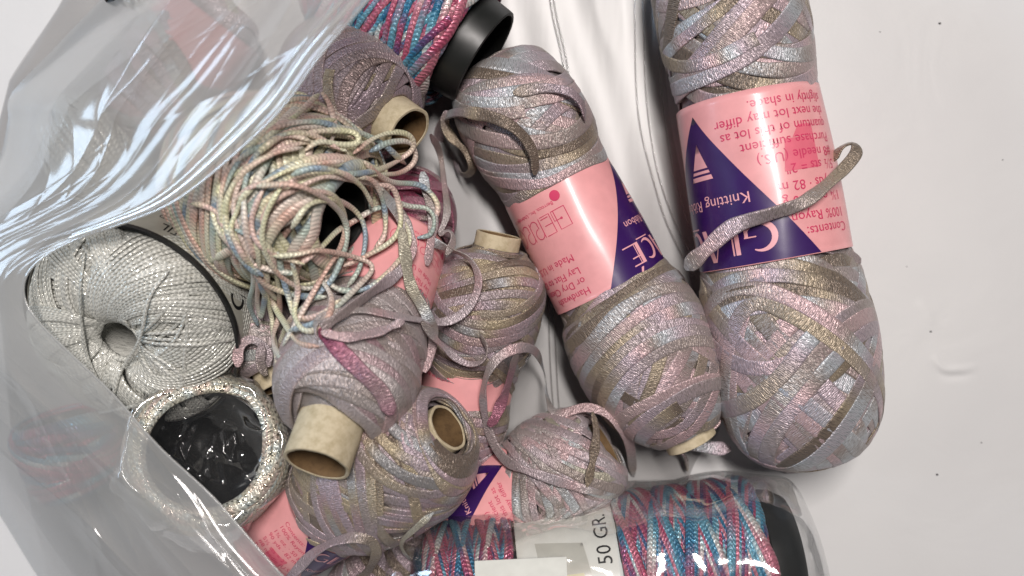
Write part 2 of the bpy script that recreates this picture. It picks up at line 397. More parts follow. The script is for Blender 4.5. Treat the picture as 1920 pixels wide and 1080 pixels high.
def wind(b, bundles, width, thick, sec=FLAT, step=9.0, smin=0, smax=None, seed=1, wvar=.12, blend=.5, flatten=.5, cap=8.5, cross=None):
    """lay one continuous strand turn after turn on body b; every turn drapes over those below"""
    smax = b.S if smax is None else smax
    r = np.random.default_rng(seed)
    mid, amp, ph = [], [], []          # one row per turn
    for (m0, dm, A, p0, dp, n) in bundles:
        for k in range(n):
            mid.append(m0+dm*k); amp.append(A); ph.append(p0+dp*k)
    nt_ = len(mid); x = np.arange(nt_)
    rm = float(np.max(b.r))
    per = max(24, int(TAU*rm/step))
    tt = np.linspace(0, nt_-1, (nt_-1)*per)
    def ease(a):
        i = np.minimum(tt.astype(int), nt_-2); f = np.clip((tt-i-(1-blend))/blend, 0, 1); f = f*f*(3-2*f)
        a = np.array(a, float); return a[i]*(1-f)+a[i+1]*f
    th = tt*TAU; sp = ease(mid)+ease(amp)*np.cos(th-ease(ph))
    if cross:      # even traverse from end to end, slowly shifting: (turns per traverse)
        c0, c1 = smin+width, smax-width; q_ = (tt/cross) % 2; q_ = np.where(q_ > 1, 2-q_, q_)
        sp = c0+(c1-c0)*q_
    sp = sp+snoise(len(tt), per*.35, seed+5)*width*.16
    lo, hi = smin+width*.5, smax-width*.5
    sp = np.where(sp < lo, lo+(lo-sp)*.15, sp); sp = np.where(sp > hi, hi-(sp-hi)*.15, sp); sp = np.clip(sp, smin+1, smax-1)
    sp = gsm(sp, 2)
    n = len(sp)
    rr = b.rr(sp)
    ds = np.gradient(sp); dth = np.gradient(th)*rr
    m = np.hypot(ds, dth)+1e-9; cs, ct = ds/m, dth/m          # tangent in (meridian, ring)
    wv = width*(1+wvar*snoise(n, per*.22, seed+9)+wvar*.6*snoise(n, per*.06, seed+19))
    off = np.linspace(-.5, .5, 6)
    # cross direction = (-ct, cs) in (meridian, ring)
    hh = np.zeros((n, len(off)))
    ch = per//3
    i0 = 0
    K = 4
    while i0 < n:
        i1 = min(n, i0+ch); a0, a1 = max(0, i0-3*K), min(n, i1+3*K)
        S2 = sp[a0:a1, None]-ct[a0:a1, None]*off[None]*wv[a0:a1, None]
        T2 = th[a0:a1, None]+cs[a0:a1, None]*off[None]*wv[a0:a1, None]/rr[a0:a1, None]
        i, j = b.idx(S2, T2); loc = b.hf[i, j]
        mxa = loc.max(1); c = gsm(runmax(mxa, 2), 3.0); lv = gsm(np.stack([runmax(loc[:, q], 1) for q in range(loc.shape[1])], 1), 2.0)
        hv = np.maximum(lv, flatten*c[:, None]+(1-flatten)*lv)
        hv = hv[i0-a0:i0-a0+(i1-i0)]
        hh[i0:i1] = hv
        # update the field, filled in between samples
        for f in (0., .5):
            q0 = np.arange(i0, i1); q1 = np.minimum(q0+1, n-1)
            s_ = sp[q0]*(1-f)+sp[q1]*f; t_ = th[q0]*(1-f)+th[q1]*f
            for kx in np.linspace(-.47, .47, max(4, int(width/3.2))):
                ss = s_-ct[q0]*kx*wv[q0]; tq = t_+cs[q0]*kx*wv[q0]/rr[q0]
                ii, jj = b.idx(ss, tq)
                hk = np.array([np.interp(kx, off, row) for row in hv]) if False else hv[:, min(5, int((kx+.5)*6))]
                np.maximum.at(b.hf, (ii, jj), np.minimum(hk+thick*(.10+.80*np.exp(-hk/(2.2*thick))), cap*thick*(.45+.55*i0/n)))
        i0 = i1
    hh = gsm(hh, 1.2)
    # vertices: section points mapped onto the surface coordinates
    V = np.zeros((n, len(sec), 3))
    for q, (x_, z_) in enumerate(sec):
        hq = np.array(hh[:, 0]); w1 = (x_+.5)*5; k0 = int(min(4, max(0, math.floor(w1)))); f = w1-k0
        hq = hh[:, k0]*(1-f)+hh[:, k0+1]*f
        V[:, q] = b.at(sp-ct*x_*wv, th+cs*x_*wv/rr, hq+z_*thick)
    k = len(sec); I = np.arange(n*k).reshape(n, k); J = np.roll(I, -1, axis=1)
    F = np.stack([I[:-1], J[:-1], J[1:], I[1:]], -1).reshape(-1, 4)
    P = V.mean(1); lu = np.r_[0, np.cumsum(np.linalg.norm(np.diff(P, axis=0), axis=1))]+seed*777
    vv = sec[:, 0]+.5
    uv = np.stack([np.repeat(lu[:, None], k, 1), np.repeat(vv[None], n, 0)], -1).reshape(-1, 2)
    return V.reshape(-1, 3), F, uv

def join(parts):
    V, F, U, o = [], [], [], 0
    for v, f, u in parts:
        V.append(v); F.append(f+o); U.append(u); o += len(v)
    return np.vstack(V), np.vstack(F), np.vstack(U)

def rand_bundles(r, n, s0, s1, amax, width, nmin=2, nmax=5, pitch=.95, phr=(0, TAU), dph=.06, amin=.1):
    out = []
    for k in range(n):
        A = r.uniform(amin, 1)*amax
        A = min(A, (s1-s0)*.48)
        m = r.uniform(s0+A, s1-A) if s1-A > s0+A else (s0+s1)/2
        cnt = r.integers(nmin, nmax+1)
        out.append((m, width*pitch*r.choice([-1, 1])*r.uniform(.95, 1.2), A, r.uniform(*phr), r.uniform(-dph, dph), int(cnt)))
    return out

def wound(name, b, mat, parent, bundles, width, thick, sec=FLAT, step=9.0, smin=0, smax=None, seed=1, s0=0, s1=None, more=(), **kw):
    parts = [b.solid('x', mat, parent, 1.0, s0, s1), wind(b, bundles, width, thick, sec, step, smin, smax, seed, **kw)]
    for q, (bb, m0, m1) in enumerate(more):
        parts.append(wind(b, bb, width, thick, sec, step, m0, m1, seed+31*(q+1), **kw))
    V, F, U = join(parts)
    splat(V)
    return mesh(name, V, F, mat, parent, U)

def lathe(b, prof, name, mat, parent, seg=64, close=True, ts=None, wob=0.0, mats=None, pm=None):
    """closed ring profile [(t, r)...] turned about body b's axis"""
    n = len(prof); V = []
    for (t, r) in prof:
        for k in range(seg):
            a = TAU*k/seg; rr = r+wob*math.sin(3*a+.7)+wob*.6*math.sin(7*a+t*.1)
            V.append(b.P0+b.a*t+(math.cos(a)*b.e1+math.sin(a)*b.e2)*rr)
    F = []; fm = []
    rng_ = range(n if close else n-1)
    for i in rng_:
        j = (i+1) % n
        for k in range(seg):
            l = (k+1) % seg
            F.append((i*seg+k, i*seg+l, j*seg+l, j*seg+k)); fm.append(pm[i] if pm else 0)
    V = np.array(V); splat(V)
    o = mesh(name, V, np.array(F), mat, parent, smooth=True, mats=mats, fmat=fm if pm else None)
    md = o.modifiers.new('edges', 'EDGE_SPLIT'); md.split_angle = math.radians(40)
    return o

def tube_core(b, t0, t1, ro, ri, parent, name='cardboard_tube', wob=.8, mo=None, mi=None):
    """hollow tube with a visible wall; inside brown card, its colour darkened for the shade in the hollow"""
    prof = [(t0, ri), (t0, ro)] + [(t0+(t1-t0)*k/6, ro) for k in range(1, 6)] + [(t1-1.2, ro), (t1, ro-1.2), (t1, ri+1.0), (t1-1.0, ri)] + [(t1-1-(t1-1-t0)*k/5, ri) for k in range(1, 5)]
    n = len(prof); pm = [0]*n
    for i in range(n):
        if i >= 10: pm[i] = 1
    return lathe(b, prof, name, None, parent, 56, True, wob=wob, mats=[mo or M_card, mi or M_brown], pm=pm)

# ------------------------------------------------------------------ paper labels and print
class Sleeve:
    """paper band round a skein: (u, v) in label units -> place; th0 turns it about the axis"""
    def __init__(s, b, t0, t1, r0, r1, th0, k=1.0, flip=1, wob=.012, seed=3):
        s.b, s.t0, s.t1, s.r0, s.r1, s.th0, s.k, s.seed, s.wob = b, t0, t1, r0, r1, th0, k, seed, wob
        s.LEN = (t1-t0)/k
    def pt(s, u, v, h=0.0):
        u = np.asarray(u, float); v = np.asarray(v, float)
        f = np.clip(v/s.LEN, -.2, 1.2); t = s.t0+v*s.k
        rm = (s.r0+s.r1)/2; th = s.th0+u*s.k/rm
        r = s.r0+(s.r1-s.r0)*f+h
        r = r*(1+s.wob*np.sin(2*th+s.seed)+s.wob*.5*np.sin(5*th+2*s.seed+f*3)+s.wob*.25*np.sin(11*th+f*7+s.seed))
        r = r+s.b_bulge(f)
        return s.b.P0+t[..., None]*s.b.a+r[..., None]*(np.cos(th)[..., None]*s.b.e1+np.sin(th)[..., None]*s.b.e2)
    def b_bulge(s, f): return 1.6*np.sin(np.clip(f, 0, 1)*math.pi)
    def circ(s): return TAU*(s.r0+s.r1)/2/s.k
    def build(s, mat, parent, name='paper_label', overlap=True):
        nu, nv = 140, 26; C = s.circ()
        u = np.linspace(-C/2, C/2, nu); v = np.linspace(0, s.LEN, nv)
        U, Vv = np.meshgrid(u, v, indexing='ij')
        a = s.pt(U, Vv, 0.0).reshape(-1, 3); bb = s.pt(U, Vv, -1.2).reshape(-1, 3)
        I = np.arange(nu*nv).reshape(nu, nv); J = I+nu*nv
        F = [np.stack([I[:-1, :-1], I[1:, :-1], I[1:, 1:], I[:-1, 1:]], -1).reshape(-1, 4),
             np.stack([J[:-1, :-1], J[:-1, 1:], J[1:, 1:], J[1:, :-1]], -1).reshape(-1, 4)]
        for e in (0, -1):
            F.append(np.stack([I[:-1, e], J[:-1, e], J[1:, e], I[1:, e]], -1))
        V = np.vstack([a, bb]); splat(a)
        s.obj = mesh(name, V, np.vstack(F), mat, parent)
        return s.obj
    def print_(s, tris, name, mat, parent, h=.45, cut=9.0):
        """flat artwork (V2, F) wrapped on the sleeve"""
        V2, F = tris
        bm = bmesh.new(); vs = [bm.verts.new((x, y, 0)) for x, y in V2]
        for f in F:
            try: bm.faces.new([vs[i] for i in f])
            except ValueError: pass
        xs = [x for x, y in V2]; x = math.floor(min(xs)/cut)*cut+cut
        while x < max(xs):
            g = bm.verts[:]+bm.edges[:]+bm.faces[:]
            bmesh.ops.bisect_plane(bm, geom=g, plane_co=(x, 0, 0), plane_no=(1, 0, 0)); x += cut
        y0, y1 = min(y for x, y in V2), max(y for x, y in V2); y = y0+cut*2
        while y < y1:
            g = bm.verts[:]+bm.edges[:]+bm.faces[:]
            bmesh.ops.bisect_plane(bm, geom=g, plane_co=(0, y, 0), plane_no=(0, 1, 0)); y += cut*2
        bmesh.ops.triangulate(bm, faces=bm.faces[:])
        bm.verts.index_update(); co = np.array([v.co[:] for v in bm.verts])
        P = s.pt(co[:, 0], co[:, 1], h)
        F2 = np.array([[v.index for v in f.verts] for f in bm.faces]); bm.free()
        return mesh(name, P, F2, mat, parent)

_tc = {}
def text2d(txt, size, shear=0.0):
    """text as flat triangles; origin at the left end of the base line"""
    cu = bpy.data.curves.new('t', 'FONT'); cu.body = txt; cu.size = size; cu.resolution_u = 3; cu.space_character = 1.02
    ob = bpy.data.objects.new('t', cu); scene.collection.objects.link(ob)
    dg = bpy.context.evaluated_depsgraph_get(); me = ob.evaluated_get(dg).to_mesh()
    V = [(v.co.x+shear*v.co.y, v.co.y) for v in me.vertices]; F = [tuple(p.vertices) for p in me.polygons]
    ob.evaluated_get(dg).to_mesh_clear()
    bpy.data.objects.remove(ob); bpy.data.curves.remove(cu)
    return V, F
def merge2(parts):
    V, F = [], []
    for v, f in parts:
        o = len(V); V += list(v); F += [tuple(i+o for i in q) for q in f]
    return V, F
def place2(tr, x, y, sx=1, sy=1):
    return [(x+p*sx, y+q*sy) for p, q in tr[0]], tr[1]
def line2(pts, w_, closed=False):
    """polyline of width w_ as quads"""
    P = [np.array(p, float) for p in pts]
    if closed: P = P+[P[0]]
    V, F = [], []
    n = len(P)
    for i in range(n):
        a = P[max(0, i-1)]; c = P[min(n-1, i+1)]
        if closed and i in (0, n-1): a, c = P[-2], P[1]
        d = c-a; d = d/(np.linalg.norm(d)+1e-9); q = np.array([-d[1], d[0]])*w_/2
        V += [tuple(P[i]+q), tuple(P[i]-q)]
    for i in range(n-1): F.append((2*i, 2*i+1, 2*i+3, 2*i+2))
    return V, F
def arc2(cx, cy, rx, ry, a0, a1, w0, w1=None, n=22):
    """arc whose width swells from w0 to w1 in the middle"""
    w1 = w0 if w1 is None else w1
    V, F = [], []
    for i in range(n+1):
        f = i/n; a = math.radians(a0+(a1-a0)*f); w_ = (w0+(w1-w0)*math.sin(math.pi*f))/2
        V += [(cx+(rx+w_)*math.cos(a), cy+(ry+w_)*math.sin(a)), (cx+(rx-w_)*math.cos(a), cy+(ry-w_)*math.sin(a))]
    for i in range(n): F.append((2*i, 2*i+1, 2*i+3, 2*i+2))
    return V, F
def poly2(pts): return list(pts), [tuple(range(len(pts)))]

def deco_glace(h):
    """the deco wordmark, base line at 0, starts at x=0"""
    p = []
    # G
    p += [arc2(h*.5, h*.5, h*.46, h*.46, 60, 330, 2, h*.20), line2([(h*.62, h*.48), (h*1.02, h*.48)], 2.2), line2([(h*.94, h*.48), (h*.94, h*.08)], h*.12)]
    # L: thick bar with inline, long foot
    x = h*1.2
    p += [poly2([(x, 0), (x+h*.16, 0), (x+h*.16, h), (x, h)]), poly2([(x+h*.21, 0), (x+h*.27, 0), (x+h*.27, h), (x+h*.21, h)]), line2([(x, h*.02), (x+h*.75, h*.02)], 2.2)]
    # A
    x = h*1.75
    p += [poly2([(x+h*.42, h*1.12), (x+h*.62, h*1.12), (x+h*.95, 0), (x+h*.72, 0)]), line2([(x+h*.45, h*1.1), (x+h*.08, 0)], 2.4), line2([(x+h*.2, h*.3), (x+h*.8, h*.3)], 2.2)]
    # C
    x = h*2.85
    p += [arc2(x+h*.42, h*.5, h*.42, h*.46, 55, 305, 2, h*.2)]
    # E acute
    x = h*3.75
    p += [poly2([(x, 0), (x+h*.2, 0), (x+h*.2, h), (x, h)]), poly2([(x+h*.25, 0), (x+h*.29, 0), (x+h*.29, h), (x+h*.25, h)])]
    for y, l in ((.03, .9), (.62, .62), (.97, .70)): p.append(line2([(x+h*.2, h*y), (x+h*l, h*y)], 3.0))
    p.append(poly2([(x+h*.28, h*1.12), (x+h*.42, h*1.12), (x+h*.52, h*1.32), (x+h*.42, h*1.34)]))
    p.append(line2([(h*2.9, -h*.10), (h*3.74, -h*.10)], 2.6))
    return merge2(p)
def deco_berroco(h):
    """thin line wordmark, BERROCO"""
    w_ = 1.9; p = []
    def c(x, y): return (x*h, y*h)
    p += [line2([c(0, 0), c(0, 1), c(.62, 1), c(.62, .02)], w_), line2([c(0, 0), c(.75, 0), c(.75, .5), c(.3, .5)], w_), arc2(.36*h, .5*h, .05*h, .05*h, 0, 360, 1.6, n=8)]
    x = .88
    p += [line2([c(x+.55, 0), c(x, 0), c(x, 1), c(x+.55, 1)], w_), line2([c(x, .5), c(x+.45, .5)], w_), line2([c(x+.1, .12), c(x+.55, .12)], w_)]
    for x in (1.55, 2.25):
        p += [line2([c(x, 0), c(x, 1)], w_), arc2((x+.25)*h, .72*h, .25*h, .27*h, 180, -90, w_), arc2((x+.42)*h, .24*h, .24*h, .24*h, 180, 340, w_), line2([c(x+.18, .46), c(x+.2, .2)], w_)]
    x = 3.0
    p += [arc2((x+.38)*h, .5*h, .40*h, .5*h, 0, 360, w_, n=30), arc2((x+1.02)*h, .5*h, .38*h, .5*h, 50, 310, w_, n=24), arc2((x+1.62)*h, .5*h, .40*h, .5*h, 0, 360, w_, n=30)]
    return merge2(p)

def full_label(sl, parent, mat=None):
    """the pink band with its purple triangle and print. u=0 is the triangle's tip; the print stands on its head"""
    lab = sl.build(mat or M_pink, parent)
    Lh = sl.LEN
    tri = poly2([(0, 22), (190, Lh-1.5), (-190, Lh-1.5)])
    sl.print_(tri, 'purple_triangle', M_purp, lab, h=.5)
    wm = merge2([place2(deco_glace(52), 118, Lh-72, -1, 1), place2(text2d('Knitting Ribbon', 27), 88, 172, -1, 1),
                 poly2([(0, 72), (19, 116), (-19, 116)]), poly2([(-20.5, 120), (20.5, 120), (22.5, 125), (-22.5, 125)]), poly2([(-24.5, 129), (24.5, 129), (27, 137), (-27, 137)])])
    sl.print_(wm, 'pink_lettering', M_pinkp, lab, h=.95)
    L1 = [('Contents:', 258), ('100% Rayon', 232), ('1\u00be oz. \u00b7 50 g', 202), ('90 yds \u00b7 82 m', 176), ('5\u00bd sts = 2"', 146), ('#8 needle (U.S.)', 123), ('Purchase sufficient', 98), ('quantum of this lot as', 74), ('the next lot may differ', 50), ('slightly in shade.', 26)]
    k = Lh/300.0
    tx = merge2([place2(text2d(t, 24), 268, (y-6)*k, -1, 1) for t, y in L1])
    sl.print_(tx, 'rose_lettering', M_red, lab, h=.75)
    sl.print_(merge2([poly2([(222, 96*k), (160, 96*k), (150, 152*k), (222, 152*k)]), poly2([(222, 74*k), (190, 74*k), (175, 95*k), (222, 95*k)])]), 'rose_square', M_rose, lab, h=.45)
    X = -232
    tx = [place2(text2d(t, 25), X, (y-8)*k, -1, 1) for t, y in (('Handwash', 276), ('or Dry Clean', 250), ('Lay Flat to Dry', 224), ('Made in U.S.A.', 190))]
    tx += [place2(deco_berroco(48), -197, 72*k, -1, 1), place2(text2d('Berroco, Inc., Uxbridge, MA', 13), -216, 50*k, -1, 1)]
    a = [(-205+13*math.cos(q*TAU/20), 42*k+13*math.sin(q*TAU/20)) for q in range(20)]
    tx.append(poly2(a))
    sl.print_(merge2(tx), 'care_lettering', M_red, lab, h=.75)
    return lab

# ------------------------------------------------------------------ loose strands
def strand(name, pts, width, thick, mat, parent, sec=FLAT, lift=0.0, rest=True, seed=1, roll=0.0, rollvar=.5, absz=False, step=5.0, wvar=.22, smooth=4, lay=True):
    """pts: (px, py, dz[, roll in degrees]); rests on what lies below, lifted by dz"""
    P = np.array([(p[0], p[1], p[2] if len(p) > 2 else 0, p[3] if len(p) > 3 else 0) for p in pts], float)
    ln = np.sum(np.hypot(*np.diff(P[:, :2], axis=0).T))
    n = max(12, int(ln/step))
    C = catmull(P, n)
    z = np.full(n, 100.0)
    if absz: z = C[:, 2]
    else:
        for _ in range(4):
            k = (H-z)/H; x = (C[:, 0]-960)*k; y = (540-C[:, 1])*k
            base = hm_at(x, y) if rest else np.zeros(n)
            z = gsm(runmax(base, 2), smooth)+C[:, 2]+lift
    k = (H-z)/H
    Q = np.stack([(C[:, 0]-960)*k, (540-C[:, 1])*k, z], 1); Q = gsm(Q, 1.0)
    T = np.gradient(Q, axis=0); T /= np.linalg.norm(T, axis=1)[:, None]+1e-9
    up = np.array([0, 0, 1.0]); B = np.cross(T, up); lb = np.linalg.norm(B, axis=1)[:, None]; B = B/(lb+1e-6)
    N = np.cross(B, T)
    rl = np.radians(C[:, 3]) + roll + rollvar*snoise(n, 14, seed)
    B2 = B*np.cos(rl)[:, None]+N*np.sin(rl)[:, None]; N2 = -B*np.sin(rl)[:, None]+N*np.cos(rl)[:, None]
    wv = width*(1+wvar*snoise(n, 7, seed+3)); tv = np.full(n, thick)
    if sec is RND: tv = wv*.72
    f_ = np.minimum(np.arange(n), np.arange(n)[::-1])/3.0; tp = np.clip(f_, 0, 1); wv = wv*(.35+.65*tp); tv = tv*(.3+.7*tp)
    V, F = sweep(Q, T, B2, N2, wv, tv, sec)
    k_ = len(sec); lu = np.r_[0, np.cumsum(np.linalg.norm(np.diff(Q, axis=0), axis=1))]+seed*613.0
    uv = np.stack([np.repeat(lu[:, None], k_, 1), np.repeat((sec[:, 0]+.5)[None], n, 0)], -1).reshape(-1, 2)
    a = list(range(k_)); b_ = [len(V)-k_+i for i in range(k_)]
    if lay: splat(V)
    if name is None: return V, F, uv
    return mesh(name, V, F, mat, parent, uv)

M_char = yarn_mat('charcoal_thread', [(0, (0.05, .055, .05)), (1, (0.09, .10, .09))], 400, kind='cord', glint=.1)
# ------------------------------------------------------------------ the things
G_SK = 'ribbon yarn skeins spilling from the bag'
def body(p0, p1, prof, squash=1.0):
    a, b = W(*p0), W(*p1); L = np.linalg.norm(b-a)
    return Body(a, b, [(f*L, r) for f, r in prof], squash)
def base(b, f=.5):
    p = b.P0+b.a*b.L*f; return (p[0], p[1], 0)

# --- 1. big upright skein on the right
b = body((1340, -150, 138), (1520, 858, 140), [(-.02, 30), (0, 70), (.05, 112), (.2, 117), (.33, 112), (.63, 118), (.68, 126), (.78, 131), (.87, 128), (.94, 111), (.98, 82), (.998, 43), (1.0, 10)])
A = root('yarn_skein', base(b), 'thick upright lilac and silver ribbon skein lying on bare white paper, rightmost of all', 'yarn skein', G_SK)
r = np.random.default_rng(4)
sl0, sl1 = b.s_of_t(.336*b.L), b.s_of_t(.632*b.L)
bn = rand_bundles(r, 22, 0, sl0+30, 150, 24, 1, 3, amin=.5)
bn2 = rand_bundles(r, 30, sl1-10, b.S-6, 200, 26, 1, 4, amin=.4, dph=.12)
bn2 += [(sl1+120, 21, 95, 2.6, .03, 3), (b.S-215, -20, 180, .9, .05, 3), (b.S-170, 18, 150, 3.9, .06, 3), (sl1+190, 22, 150, 5.4, .03, 2), (b.S-195, -20, 170, 2.3, .05, 2), (b.S-230, 20, 205, 4.35, .04, 1)]
wound('wound_ribbon', b, M_rib, A, bn, 25, 2.5, smin=0, smax=sl0+24, seed=2, more=[(bn2, sl1-8, None)], flatten=.42, wvar=.16)
sl = Sleeve(b, .336*b.L, .632*b.L, 124, 131, math.radians(-61), .943)
full_label(sl, A)
strand('loose_end', [(1284, 505, 190), (1322, 470, 232), (1375, 425, 268, 15), (1440, 402, 283, -20), (1505, 380, 280, 25), (1552, 345, 262, 55), (1584, 315, 240, 30), (1606, 286, 222, 20), (1600, 270, 212, -40), (1578, 278, 206, -60), (1556, 305, 200, -20)], 25, 3.2, M_rib, A, absz=True, seed=5, rollvar=.5)
strand('loose_end', [(1500, 462, 262), (1550, 466, 238, 20), (1588, 478, 205, 30), (1616, 490, 190, 10)], 24, 3.0, M_rib2, A, absz=True, seed=8)
strand('loose_end', [(1448, 850, 12, 10), (1462, 872, 10, 60), (1490, 878, 12, 20), (1520, 868, 12, 30), (1560, 862, 10), (1530, 850, 22)], 22, 3.0, M_rib2, A, absz=True, seed=9)

# --- 2. middle skein with the shiny label
b = body((925, 118, 116), (1289, 812, 118), [(0, 20), (.004, 40), (.03, 76), (.10, 96), (.22, 98), (.31, 88), (.60, 92), (.66, 104), (.76, 111), (.87, 103), (.94, 80), (.98, 56), (1.0, 44), (1.0, 38)])
B = root('yarn_skein', base(b), 'slanting silver and taupe ribbon skein in the middle, pink and purple label catching the light', 'yarn skein', G_SK)
r = np.random.default_rng(14)
sl0, sl1 = b.s_of_t(.317*b.L), b.s_of_t(.606*b.L)
bn = rand_bundles(r, 18, 3, sl0+20, 130, 20, 2, 4, amin=.3)
bn2 = rand_bundles(r, 34, sl1-10, b.S-6, 150, 22, 1, 3, amin=.5, dph=.2)
bn2 += [(sl1+26, 17, 30, 3.6, .02, 3), (sl1+110, 20, 70, 3.4, .02, 3), (b.S-130, 19, 95, 3.2, .05, 3), (b.S-70, 12, 52, 3.0, .2, 3)]
wound('wound_ribbon', b, M_rib, B, bn, 21, 2.4, smax=sl0+18, seed=3, more=[(bn2, sl1-6, b.S-14)], flatten=.42, wvar=.16)
sl = Sleeve(b, .317*b.L, .606*b.L, 99, 104, math.radians(70), .71, seed=6)
full_label(sl, B)
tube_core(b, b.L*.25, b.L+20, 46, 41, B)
strand('loose_end', [(822, 275, -10), (826, 240, 4), (842, 215, 8), (885, 212, 8, 10), (940, 226, 12, 10), (980, 255, 14, 30), (1000, 290, 10, 40), (1003, 330, 8, 20)], 19, 3, M_rib, B, seed=15)
strand('loose_end', [(960, 175, 4), (1020, 165, 6), (1066, 172, 10, 30), (1090, 195, 6, 60), (1097, 228, 0, 70)], 18, 3, M_rib2, B, seed=16, smooth=10)
strand('loose_end', [(1172, 778, 95, 10), (1200, 805, 92, 30), (1250, 826, 92, 30), (1310, 838, 96, 20), (1372, 842, 92, 30)], 21, 3, M_rib, B, absz=True, seed=17)
strand('loose_end', [(1225, 800, 132), (1262, 806, 134, 30), (1305, 812, 128, 40), (1340, 792, 120, 60), (1352, 760, 112, 60)], 19, 3, M_rib, B, absz=True, seed=18)
strand('loose_end', [(1268, 838, 60, 40), (1284, 858, 40, 60), (1290, 884, 20, 80)], 17, 3, M_rib2, B, absz=True, seed=19)

# --- 3. skein whose neck comes out low between the others, label underneath
b = body((845, 870, 76), (930, 464, 128), [(0, 30), (.04, 60), (.2, 74), (.33, 72), (.50, 72), (.56, 80), (.72, 84), (.85, 80), (.93, 62), (.97, 44), (1.0, 42)])
Hh = root('yarn_skein', base(b), 'gold and lilac ribbon skein with short cardboard neck pointing up, left of the shiny label', 'yarn skein', G_SK)
r = np.random.default_rng(24)
sl1 = b.s_of_t(.52*b.L)
bn = rand_bundles(r, 6, 5, b.s_of_t(.34*b.L), 60, 15, 2, 4)+rand_bundles(r, 22, sl1-30, b.S-4, 90, 14, 3, 5, amin=.3)
wound('wound_ribbon', b, M_gold, Hh, bn, 14, 3.2, seed=4)
sl = Sleeve(b, .20*b.L, .55*b.L, 80, 82, 2.45, .45, seed=7)
full_label(sl, Hh)
tube_core(b, b.L*.25, b.L+24, 40, 35, Hh)

# --- 4. small barrel at the top with a wide neck
b = body((575, 110, 110), (728, 220, 205), [(0, 18), (.02, 50), (.15, 78), (.45, 92), (.75, 92), (.92, 74), (1.0, 50), (1.0, 40)])
C = root('yarn_skein', base(b), 'dusty mauve ribbon skein at the top, open tube end beside the dangling pastel loops', 'yarn skein', G_SK)
r = np.random.default_rng(34)
bn = rand_bundles(r, 26, 4, b.S-4, 95, 17, 2, 4, amin=.3, dph=.1)+[(b.S*.62, 16, 60, 2.9, .02, 6), (b.S*.5, 16, 75, 4.4, .02, 5)]
wound('wound_ribbon', b, yarn_mat('dusty_mauve_ribbon', [(0, TAU_), (.2, (0.30, .22, .21)), (.4, (0.34, .27, .28)), (.6, (0.33, .25, .29)), (.8, GRY), (1, GLD)], 500, weave=4.2, glint=.3), C, bn, 16, 3.1, seed=6)
tube_core(b, b.L*.25, b.L+52, 45, 39, C)

# --- 5. blue and pink spool at the top edge
b = body((640, -70, 130), (862, 78, 142), [(0, 50), (.03, 84), (.2, 98), (.7, 108), (.9, 106), (.97, 98), (1.0, 90)])
D = root('yarn_spool', base(b), 'blue and pink variegated cord spool with a black plastic end at the top edge', 'yarn spool')
r = np.random.default_rng(44)
bn = []
for q in range(26):
    bn.append((r.uniform(60, b.S-60), 9.5*r.choice([-1, 1]), r.uniform(10, 60), r.uniform(0, TAU), .02, int(r.integers(3, 6))))
wound('wound_cord', b, M_var, D, [(0, 0, 0, 0, 0, 190)], 10, 5.5, sec=RND, seed=7, cross=1.537, cap=5, more=[])
lathe(b, [(-20, 84), (-20, 88), (b.L-22, 92), (b.L-12, 101), (b.L-4, 103), (b.L+2, 95), (b.L+46, 91), (b.L+52, 90), (b.L+54, 87), (b.L+52, 84), (b.L-10, 82)], 'black_core', M_blk, D, 72)
lathe(b, [(b.L-9, 83), (b.L-9, 1), (b.L-14, 1), (b.L-14, 83)], 'core_floor', M_blk, D, 48)

# --- 6. magenta-flecked skein with the long cardboard tube, label under the loops
b = body((778, 350, 60), (622, 792, 325), [(0, 20), (.03, 55), (.12, 78), (.27, 82), (.55, 84), (.61, 86), (.72, 94), (.85, 94), (.94, 76), (.985, 58), (1.0, 50)])
F = root('yarn_skein', base(b), 'grey and pink ribbon skein with a magenta streak and a long cream cardboard tube', 'yarn skein', G_SK)
r = np.random.default_rng(54)
sl0, sl1 = b.s_of_t(.27*b.L), b.s_of_t(.56*b.L)
bn = rand_bundles(r, 24, sl1-30, b.S-4, 95, 19, 1, 3, amin=.4, dph=.15)+rand_bundles(r, 7, b.S-95, b.S-3, 30, 14, 2, 4)+[(b.S-95, 16, 62, 2.0, .05, 2), (b.S-60, 12, 36, 3.4, .1, 3), (b.S-105, 16, 78, 4.3, .05, 3)]
wound('wound_ribbon', b, M_magr, F, bn, 18, 3.4, seed=9, flatten=.45, s0=b.s_of_t(.5*b.L))
bn = rand_bundles(r, 12, 4, sl0+20, 60, 18, 2, 4, amin=.3)
V_, F_, U_ = join([b.solid('x', M_wine, F, 1.0, 0, b.s_of_t(.5*b.L)), wind(b, bn, 18, 3, smax=sl0+30, seed=10)])
splat(V_); mesh('wound_ribbon', V_, F_, M_wine, F, U_)
strand('magenta_turn', [(600, 612, 3), (630, 650, 4, 5), (672, 692, 4), (715, 735, 4), (735, 780, 3)], 23, 3.2, M_wine, F, seed=11, rollvar=.1)
sl = Sleeve(b, .27*b.L, .56*b.L, 93, 95, 2.35, .50, seed=8)
full_label(sl, F)
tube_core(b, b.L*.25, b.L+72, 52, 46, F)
strand('loose_end', [(548, 862, 190, 60), (548, 895, 175, 70), (560, 928, 165, 40), (590, 952, 160, 20), (612, 940, 165, -20), (598, 905, 175, -50), (585, 880, 185)], 15, 2.8, M_magr, F, absz=True, seed=12)

